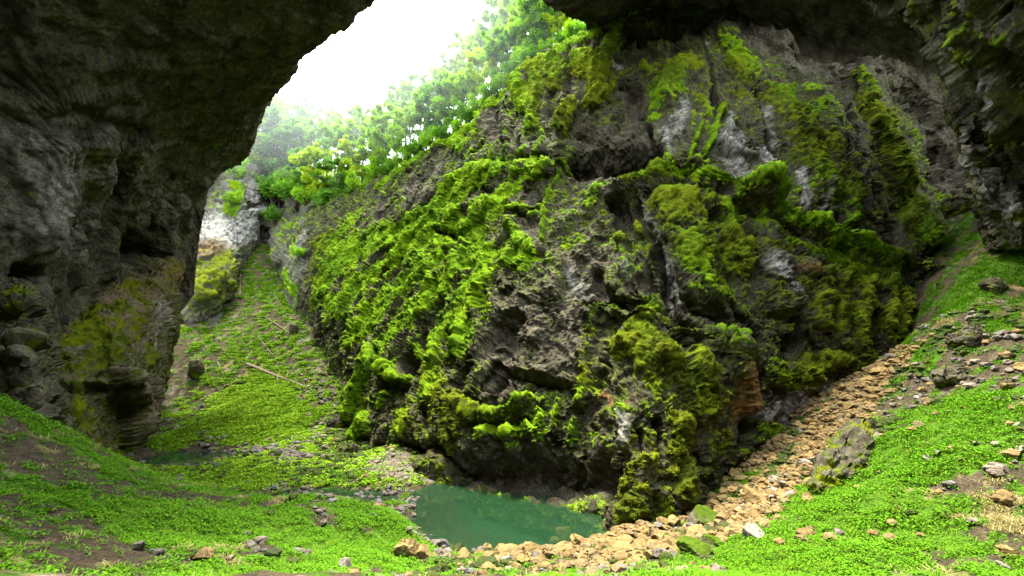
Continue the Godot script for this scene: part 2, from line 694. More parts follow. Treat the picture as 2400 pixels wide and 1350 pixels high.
func tube(st: SurfaceTool, pts: PackedVector3Array, r: PackedFloat32Array, sides := 6, col := Color.WHITE) -> void:
	var rings := []
	for k in pts.size():
		var d := (pts[mini(k + 1, pts.size() - 1)] - pts[maxi(k - 1, 0)]).normalized()
		var a := d.cross(Vector3.UP if absf(d.y) < 0.9 else Vector3.RIGHT).normalized()
		var b := d.cross(a)
		var ring := PackedVector3Array()
		for s in sides:
			var t := TAU * s / sides
			ring.append(pts[k] + (a * cos(t) + b * sin(t)) * r[k])
		rings.append(ring)
	st.set_smooth_group(0)
	for k in pts.size() - 1:
		for s in sides:
			var s1 := (s + 1) % sides
			for v in [rings[k][s], rings[k + 1][s], rings[k][s1], rings[k][s1], rings[k + 1][s], rings[k + 1][s1]]:
				st.set_color(col)
				st.add_vertex(v)

func leaf_cloud(rng: RandomNumberGenerator, spots: Array, count: int, size: float, c_a: Color, c_b: Color, m: Material, flat := 0.5) -> ArrayMesh:
	# spots: [centre, radius]; leaves gather on the outside of each clump
	var p := PackedVector3Array()
	var n := PackedVector3Array()
	var c := PackedColorArray()
	var idx := PackedInt32Array()
	for k in count:
		var s: Array = spots[rng.randi() % spots.size()]
		var d := Vector3(rng.randfn(), rng.randfn() * 0.75, rng.randfn()).normalized()
		var q: Vector3 = s[0] + d * s[1] * pow(rng.randf(), 0.45)
		var nn := (Vector3(rng.randfn(), rng.randfn(), rng.randfn()) * flat + Vector3.UP * 0.8 + d * 0.3).normalized()
		var u := nn.cross(Vector3(rng.randfn(), rng.randfn(), rng.randfn())).normalized()
		var v := nn.cross(u)
		var w := size * rng.randf_range(0.6, 1.3)
		var b := p.size()
		p.append_array([q - u * w, q - v * w * 0.5 + nn * w * 0.15, q + u * w, q + v * w * 0.5 + nn * w * 0.15])
		for e in 4:
			n.append(nn)
		var col := c_b.lerp(c_a, rng.randf())
		for e in 4:
			c.append(col)
		idx.append_array([b, b + 2, b + 1, b, b + 3, b + 2])
	return mesh_of(p, n, c, idx, m)

func broadleaf(seed_: int, h: float, c_a: Color, c_b: Color) -> Array:
	# [trunk mesh, crown mesh] for a slender woodland tree h metres tall
	var rng := RandomNumberGenerator.new()
	rng.seed = seed_
	var st := SurfaceTool.new()
	st.begin(Mesh.PRIMITIVE_TRIANGLES)
	var pts := PackedVector3Array()
	var rad := PackedFloat32Array()
	var bend := Vector3(rng.randf_range(-0.1, 0.1), 0, rng.randf_range(-0.1, 0.1)) * h
	for k in 8:
		var t := k / 7.0
		pts.append(Vector3(0, h * t * 0.95, 0) + bend * t * t + Vector3(sin(t * 5.0 + seed_), 0, cos(t * 4.0 + seed_)) * 0.012 * h * t)
		rad.append(0.018 * h * (1.0 - 0.85 * t))
	pts[0].y = -0.8
	tube(st, pts, rad, 7)
	var spots := []
	var limbs := 26
	for k in limbs:
		var t := 0.10 + 0.86 * k / limbs
		var f := t * 7.0
		var i := int(f)
		var a: Vector3 = pts[i].lerp(pts[mini(i + 1, 7)], f - i)
		var ang := k * 2.4 + rng.randf_range(-0.5, 0.5)
		var reach := h * (0.10 + 0.24 * sin(PI * clampf((t - 0.12) / 0.95, 0.0, 1.0))) * rng.randf_range(0.65, 1.2)
		var e := a + Vector3(cos(ang) * reach, reach * rng.randf_range(0.1, 0.6), sin(ang) * reach)
		var mid := a.lerp(e, 0.5) + Vector3(0, reach * 0.12, 0)
		tube(st, PackedVector3Array([a, mid, e]), PackedFloat32Array([rad[i] * 0.5, rad[i] * 0.3, 0.015]), 5)
		spots.append([e, h * rng.randf_range(0.06, 0.11)])
		spots.append([mid.lerp(e, 0.5) + Vector3(rng.randfn(), rng.randfn() * 0.4, rng.randfn()) * 0.04 * h, h * rng.randf_range(0.04, 0.07)])
		spots.append([e + Vector3(rng.randfn(), rng.randfn() * 0.5, rng.randfn()) * 0.05 * h, h * rng.randf_range(0.03, 0.06)])
	spots.append([pts[7], h * 0.06])
	st.generate_normals()
	st.index()
	var tm := st.commit()
	tm.surface_set_material(0, bark_mat)
	return [tm, leaf_cloud(rng, spots, 15000, 0.0165 * h, c_a, c_b, leaf_mat, 0.6)]

func conifer(seed_: int, h: float, c_a: Color, c_b: Color) -> Array:
	var rng := RandomNumberGenerator.new()
	rng.seed = seed_
	var st := SurfaceTool.new()
	st.begin(Mesh.PRIMITIVE_TRIANGLES)
	tube(st, PackedVector3Array([Vector3(0, -0.8, 0), Vector3(0, h * 0.5, 0), Vector3(0, h, 0)]), PackedFloat32Array([0.015 * h, 0.009 * h, 0.02]), 7)
	var p := PackedVector3Array()
	var n := PackedVector3Array()
	var c := PackedColorArray()
	var idx := PackedInt32Array()
	for w in 26:
		var t := 0.16 + 0.83 * w / 26.0
		for b in 6:
			if rng.randf() < 0.15:
				continue
			var ang := b * TAU / 6.0 + w * 0.9 + rng.randf_range(-0.3, 0.3)
			var reach := h * (0.025 + 0.24 * (1.0 - t)) * rng.randf_range(0.6, 1.15)
			var a := Vector3(0, h * t, 0)
			var out := Vector3(cos(ang), -0.25, sin(ang))
			tube(st, PackedVector3Array([a, a + out * reach]), PackedFloat32Array([0.05, 0.012]), 4)
			var side := Vector3(-sin(ang), 0, cos(ang))
			for e in 26:
				var s := rng.randf_range(0.15, 1.0)
				var q := a + out * reach * s + side * rng.randf_range(-0.3, 0.3) * reach * (1.15 - s) - Vector3(0, rng.randf() * 0.07 * reach, 0)
				var sz := 0.018 * h * rng.randf_range(0.6, 1.2)
				var nn := (Vector3.UP + Vector3(rng.randfn(), 0, rng.randfn()) * 0.4).normalized()
				var u := (out + side * rng.randf_range(-1.0, 1.0)).normalized()
				var v := nn.cross(u).normalized()
				var k := p.size()
				p.append_array([q - u * sz, q - v * sz * 0.35, q + u * sz - Vector3(0, sz * 0.4, 0), q + v * sz * 0.35])
				var col := c_b.lerp(c_a, rng.randf())
				for z in 4:
					n.append(nn)
					c.append(col)
				idx.append_array([k, k + 2, k + 1, k, k + 3, k + 2])
	st.generate_normals()
	st.index()
	var tm := st.commit()
	tm.surface_set_material(0, bark_mat)
	return [tm, mesh_of(p, n, c, idx, needle_mat)]

func tree(called: String, parts: Array, at: Vector3, h: float, turn: float, lean: Vector2, label: String, category: String, group: String) -> Node3D:
	var t := Node3D.new()
	t.name = numbered(called)
	add_child(t)
	t.position = at
	t.rotation = Vector3(lean.x, turn, lean.y)
	t.scale = Vector3.ONE * h
	piece("trunk", parts[0], t)
	piece("crown", parts[1], t)
	tag(t, label, category, group)
	return t

func scatter(called: String, mesh: Mesh, xf: Array, label: String, cols := PackedColorArray()) -> void:
	var mm := MultiMesh.new()
	mm.transform_format = MultiMesh.TRANSFORM_3D
	mm.use_colors = cols.size() > 0
	mm.mesh = mesh
	mm.instance_count = xf.size()
	for k in xf.size():
		mm.set_instance_transform(k, xf[k])
		if cols.size():
			mm.set_instance_color(k, cols[k])
	var mi := MultiMeshInstance3D.new()
	mi.name = called
	mi.multimesh = mm
	add_child(mi, true)
	tag(mi, label, "", "", "stuff")

# a low rosette of small leaves
func herb_mesh(seed_: int, leaves: int, spread: float, high: float, leaf: float, c_a: Color, c_b: Color, m: Material) -> ArrayMesh:
	var rng := RandomNumberGenerator.new()
	rng.seed = seed_
	var p := PackedVector3Array()
	var n := PackedVector3Array()
	var c := PackedColorArray()
	var idx := PackedInt32Array()
	for k in leaves:
		var a := rng.randf() * TAU
		var r := spread * sqrt(rng.randf())
		var q := Vector3(cos(a) * r, high * rng.randf_range(0.25, 1.0) * (1.1 - r / spread * 0.5), sin(a) * r)
		var nn := (Vector3.UP + Vector3(rng.randfn(), 0, rng.randfn()) * 0.35).normalized()
		var d := rng.randf() * TAU
		var u := nn.cross(Vector3(cos(d), 0, sin(d))).normalized()
		var v := nn.cross(u)
		var w := leaf * rng.randf_range(0.6, 1.3)
		var b := p.size()
		p.append_array([q - u * w, q - v * w * 0.62, q + u * w - Vector3(0, w * 0.3, 0), q + v * w * 0.62])
		var col := c_b.lerp(c_a, rng.randf())
		for z in 4:
			n.append(nn)
			c.append(col)
		idx.append_array([b, b + 2, b + 1, b, b + 3, b + 2])
	return mesh_of(p, n, c, idx, m)

const BLADE := [0, 2, 1, 0, 3, 2, 3, 4, 2]
func straw_mesh(seed_: int, blades: int, spread: float, long: float, wide: float, c_a: Color, c_b: Color, m: Material) -> ArrayMesh:
	var rng := RandomNumberGenerator.new()
	rng.seed = seed_
	var p := PackedVector3Array()
	var n := PackedVector3Array()
	var c := PackedColorArray()
	var idx := PackedInt32Array()
	for k in blades:
		var a := rng.randf() * TAU
		var q := Vector3(rng.randfn(), 0, rng.randfn()) * spread * 0.5
		var d := Vector3(cos(a), rng.randf_range(0.15, 1.0), sin(a)).normalized() * long * rng.randf_range(0.5, 1.2)
		var v := d.cross(Vector3.UP).normalized() * wide
		var b := p.size()
		p.append_array([q - v, q + v, q + d * 0.6 + v * 0.7, q + d * 0.6 - v * 0.7, q + d - Vector3(0, d.y * 0.35, 0)])
		var col := c_b.lerp(c_a, rng.randf())
		var nn := v.normalized().cross(d.normalized())
		if nn.y < 0.0:
			nn = -nn
			var sw := p[b]; p[b] = p[b + 1]; p[b + 1] = sw
			sw = p[b + 2]; p[b + 2] = p[b + 3]; p[b + 3] = sw
		for z in 5:
			n.append(nn)
			c.append(col)
		idx.append_array(BLADE.map(func(e): return b + e))

	return mesh_of(p, n, c, idx, m)

func slope_normal(x: float, z: float) -> Vector3:
	return Vector3(ground_y(x - 0.4, z) - ground_y(x + 0.4, z), 0.8, ground_y(x, z - 0.4) - ground_y(x, z + 0.4)).normalized()

func shrub(seed_: int, c_a: Color, c_b: Color) -> Array:
	var rng := RandomNumberGenerator.new()
	rng.seed = seed_
	var st := SurfaceTool.new()
	st.begin(Mesh.PRIMITIVE_TRIANGLES)
	var spots := []
	for k in 9:
		var a := rng.randf() * TAU
		var e := Vector3(cos(a) * rng.randf_range(0.2, 0.6), rng.randf_range(0.3, 0.85), sin(a) * rng.randf_range(0.2, 0.6))
		tube(st, PackedVector3Array([Vector3(0, -0.2, 0), e * 0.5 + Vector3(0, 0.1, 0), e]), PackedFloat32Array([0.03, 0.02, 0.006]), 5)
		spots.append([e, rng.randf_range(0.16, 0.3)])
		spots.append([e * 0.6, rng.randf_range(0.14, 0.26)])
	st.generate_normals()
	st.index()
	var tm := st.commit()
	tm.surface_set_material(0, bark_mat)
	return [tm, leaf_cloud(rng, spots, 2600, 0.045, c_a, c_b, leaf_mat, 0.7)]

func log_on_ground(line: Array, r0: float, r1: float, seed_: int, label: String, twigs := 0) -> void:
	# a fallen stem lying on the slope: x, z, x, z ...
	var rng := RandomNumberGenerator.new()
	rng.seed = seed_
	var o := Node3D.new()
	o.name = numbered("fallen_log")
	add_child(o)
	var a := Vector3(line[0], 0, line[1])
	var b := Vector3(line[2], 0, line[3])
	a.y = ground_y(a.x, a.z) + r0 * 0.7
	b.y = ground_y(b.x, b.z) + r1 * 0.7
	o.position = a
	var st := SurfaceTool.new()
	st.begin(Mesh.PRIMITIVE_TRIANGLES)
	var pts := PackedVector3Array()
	var rad := PackedFloat32Array()
	for k in 9:
		var t := k / 8.0
		var q := a.lerp(b, t)
		q.y = maxf(q.y, ground_y(q.x, q.z) + 0.35 * lerpf(r0, r1, t)) + 0.05 * sin(t * 9.0 + seed_)
		pts.append(q - a)
		rad.append(lerpf(r0, r1, t) * rng.randf_range(0.88, 1.1))
	tube(st, pts, rad, 7)
	st.generate_normals()
	st.index()
	var am := st.commit()
	am.surface_set_material(0, dead_mat)
	piece("stem", am, o)
	for k in twigs:
		var t := rng.randf_range(0.2, 0.8)
		var q := pts[int(t * 8.0)]
		var d := Vector3(rng.randfn(), 0.0, rng.randfn()).normalized() * rng.randf_range(1.2, 3.2)
		var e := q + d
		e.y = ground_y(a.x + e.x, a.z + e.z) - a.y + 0.3
		var s2 := SurfaceTool.new()
		s2.begin(Mesh.PRIMITIVE_TRIANGLES)
		tube(s2, PackedVector3Array([q, q.lerp(e, 0.5) + Vector3(0, 0.25, 0), e]), PackedFloat32Array([r1 * 0.7, r1 * 0.5, 0.03]), 5)
		s2.generate_normals()
		s2.index()
		var bm := s2.commit()
		bm.surface_set_material(0, dead_mat)
		piece("branch", bm, o)
	tag(o, label, "log", "fallen logs on the talus cone")

var bark_mat: StandardMaterial3D
var dead_mat: StandardMaterial3D
var leaf_mat: StandardMaterial3D
var needle_mat: StandardMaterial3D
var herb_mat: StandardMaterial3D


# ---------------------------------------------------------------- survey data
const DETAIL := 1.0
const GROUND := [-33.74, 10.8, -30, -31.61, 8.77, -31, -28.37, 5.94, -33, -23.75, 4.14, -34, -19.66, 3.39, -34, -13.81, 3.22, -34, -8.18, 2.01, -35, -7.22, 0.91, -34, -14.78, 6.94, -14, -17.67, 5.27, -22, -12.66, 6.07, -16, -10.55, 4.34, -20, -14.46, 3.51, -27, -9.34, 1.96, -30, -4.4, 2.18, -25, -31.15, 9.73, -24, -16.13, 7.9, -13, -2.38, 1.75, -27, 2.75, 0.83, -31, 7.81, 0.79, -35, 11.78, 1.02, -36.5, 15.82, 1.41, -39, 2.2, 2.18, -25, 5.8, 3.48, -22, 20.82, 3.54, -43, 26.83, 6.31, -46, 31.44, 9.05, -48, 37.71, 11.08, -50, 45.02, 14.27, -52.5, 49.87, 20.8, -54, 59.23, 28.35, -58, 65.82, 34.48, -60, 54.55, 24.24, -46, 39.03, 14.63, -34, 26.7, 9.73, -24, 16.89, 6.07, -16, 25.56, 8.51, -20, 8.79, 4.34, -20, 27.42, 8.36, -34, 17, 4.64, -27, 33.9, 11.35, -36, 41.47, 17.12, -43, 50.67, 22.12, -47, 14.79, 2.23, -33, 54.44, 18.78, -40, -80.52, 50.23, -138, -67.21, 31.36, -119, -55.72, 17.98, -104, -51.98, 8.79, -92, -48.96, 4.76, -82, -39.8, 0.62, -72, -75.61, 19.76, -101, -66.6, 4.95, -88, -64.44, 13.07, -97, -74.38, 24.6, -110, -38.59, 9.6, -93, -28.91, 1.95, -81, -51.99, 22.3, -108, -39.49, 4.66, -83, -53.54, 2.49, -77, -45.76, 0.48, -71, 0, 11.3, 0, -14, 11.5, 2, 14, 10, 2, 0, 12.5, 14, -40, 15, 0, 40, 13, -8, -60, 14, -10, 60, 20, -15, -30, 14, 16, 30, 14, 16, 8, 9, -8, -8, 9.4, -8, -50, -0.6, -64, -46, -0.2, -60, -38, 0.3, -62, -30, 0.5, -66, -20, 0.6, -66, -30, 0.6, -55, -21, 0.5, -53, -14, -0.25, -46, -19, -0.25, -45.5, -26, 0.3, -46.5, -34, 0.35, -50, -12, 0.4, -50.5, -15.5, 0.5, -51.5, -10.5, 0.45, -52.5, -18, 0.9, -60, -15, 2.2, -60, -11, 0.5, -56, -9, 0.6, -56, -20, 1.2, -72, -30, 1.2, -73, -10, -0.15, -46.6, -9.8, 0.6, -41.5, -8, 0, -37, -6, 0.2, -34.6, -6, -1.2, -46, -3, -2.2, -42, 0, -2.4, -40, 4, -2.4, -42, 0, -2.6, -46, -4, -1.8, -50, 4, -2.5, -39, 8, -2, -41, -5, -0.8, -37.5, 1, 0.35, -33.2, 6, 0.3, -34.4, 20, 8, -60, 0, -2, -60, -70, 20, -60, -70, 14, -40, -52, 8, -45, 0, 20, -100, -20, 20, -110, 75, 36, -70, 40, 22, -70, 75, 30, -50, -70, 47, -139, -40, 45, -140, -85, 45, -140]
const CLIFF := [-61.86, 27.99, -120, -46.26, 17.98, -104, -36.17, 6.19, -93, -28.29, -2.16, -80, -19.79, -3.52, -66, -12.41, -2.45, -56, -7.21, -2.06, -50, 0, -2.07, -45, 6.76, -1.75, -41, 8.45, -0.54, -36, 11.85, -0.24, -36, 18.89, 1.34, -41, 28.44, 5.5, -46, 37.66, 9.41, -49, 46.47, 13.52, -52, 57.45, 23.49, -57, 70.19, 30.04, -62, 80.11, 25.24, -60, 72.79, 16.62, -42, -62.23, 32, -120.56, -46.92, 22.41, -104.73, -36.99, 11.75, -93.93, -29.18, 3.88, -82.26, -20.71, 2.02, -69.04, -12.79, 2.91, -58.81, -6.72, 3.34, -51.92, 0.33, 3.17, -47.04, 7.29, 2.9, -44.06, 8.92, 3.93, -37.28, 12.18, 4.16, -37.14, 18.67, 6.09, -41.76, 28.3, 10.16, -46.81, 37.63, 13.83, -49.81, 46.51, 17.72, -52.7, 58.15, 27.06, -58.34, 71.45, 33.72, -63.13, 81.07, 29.65, -60, 74.07, 21.04, -42, -62.62, 36.11, -121.22, -47.79, 27.03, -105.93, -38.31, 17.61, -96.25, -29.69, 10.42, -84.9, -20.82, 8.24, -72.27, -12.52, 8.97, -61.96, -6.06, 9.4, -54.33, 0.6, 9.19, -49.22, 7.47, 8.72, -46.27, 9.45, 8.87, -39.73, 13.07, 9.04, -38.92, 19.36, 11.32, -42.79, 29.4, 15.32, -48.01, 38.82, 18.77, -51.17, 47.42, 22.35, -53.83, 61.97, 31.77, -62.02, 76.68, 38.76, -67.15, 84.96, 34.91, -62.12, 75.39, 25.63, -42, -63.14, 40.41, -122.33, -48.82, 31.9, -107.58, -40.13, 23.95, -99.25, -29.64, 17.49, -87.29, -20.56, 15.22, -75.87, -11.75, 15.91, -66.1, -5.16, 16.36, -58.13, 1.34, 16.16, -52.78, 8.64, 15.52, -50.08, 11.11, 14.87, -44.65, 14.73, 14.75, -42.29, 21.68, 17.27, -46.11, 31.64, 21.06, -49.95, 40.93, 24.35, -53.49, 50.72, 28.01, -57.7, 68.28, 37.79, -67.75, 81.96, 44.3, -71.13, 88.52, 40.48, -63.94, 78.02, 30.66, -42.69, -63.77, 44.87, -123.66, -49.94, 37.09, -109.77, -41.32, 30.74, -102.3, -29.43, 25.21, -90.51, -19.85, 23.12, -80.2, -10.78, 24.09, -70.48, -3.99, 24.73, -62.7, 2.66, 24.57, -57.05, 10.5, 23.94, -54.61, 13.72, 22.84, -50.45, 17.3, 21.96, -46.86, 24.68, 24.46, -49.85, 34.68, 27.83, -53.17, 43.37, 30.71, -56.29, 55.59, 34.95, -62.72, 72.94, 43.85, -71.64, 86.67, 50.09, -74.55, 92.16, 46.46, -65.75, 82.22, 36.45, -44.17, -64.88, 49.58, -125.42, -52.52, 42.49, -112.28, -41.42, 37.91, -105.15, -29.1, 33.77, -94.31, -19, 32.17, -84.48, -9.67, 33.61, -74.76, -2.42, 34.47, -66.73, 4.62, 34.44, -60.95, 12.62, 34.12, -59, 16.51, 32.92, -55.88, 20.17, 30.81, -51.1, 28.02, 33.02, -53.59, 38.18, 35.72, -56.65, 47.39, 38.12, -59.72, 59.42, 42, -65.54, 76.63, 49.85, -74.23, 90.99, 56.12, -77.56, 97.23, 53.41, -68.5, 87.69, 43.18, -46.23, -66.51, 54.41, -127.54, -53.67, 48.32, -115.42, -40.98, 45.57, -108.58, -28.74, 43.38, -98.61, -17.92, 42.38, -88.76, -8.14, 44.41, -78.86, -0.41, 45.46, -70.25, 7.07, 45.43, -63.96, 14.95, 45.85, -62.71, 19.51, 44.88, -60.57, 23.96, 41.89, -56.24, 32.44, 43.53, -58.31, 42.27, 44.9, -60.43, 51.61, 46.48, -63.15, 63.41, 49.77, -68.36, 79.87, 55.92, -76.15, 94.02, 61.73, -79.2, 101.75, 60.63, -70.78, 93.6, 50.72, -48.42, -65.78, 58.99, -129.85, -53.64, 54.35, -118.73, -40.29, 53.9, -112.58, -27.57, 53.78, -102.83, -16.18, 53.64, -92.88, -5.83, 56.23, -82.43, 2.08, 57.47, -73.13, 10.01, 57.15, -65.98, 17.49, 58.99, -65.86, 22.77, 58.71, -64.78, 28.72, 55.69, -62.12, 37.38, 55.99, -63.16, 46.63, 55.36, -64.22, 56.06, 55.85, -66.57, 67.56, 58.28, -71.18, 83.21, 62.35, -78.08, 96.86, 67.47, -80.6, 105.41, 67.89, -72.39, 98.97, 58.72, -50.21, -64.47, 63.42, -133, -53.07, 60.54, -122, -39.29, 62.97, -117, -25.83, 65.09, -107, -14.08, 66.13, -97, -3.17, 69.38, -86, 4.88, 70.85, -76, 13.27, 70.09, -68, 20.32, 73.9, -69, 26.39, 74.75, -69, 34.05, 72.18, -68, 42.78, 70.51, -68, 51.26, 67.21, -68, 60.74, 66.29, -70, 71.88, 67.57, -74, 86.63, 69.17, -80, 99.78, 73.47, -82, 109.17, 75.58, -74, 104.56, 67.45, -52]
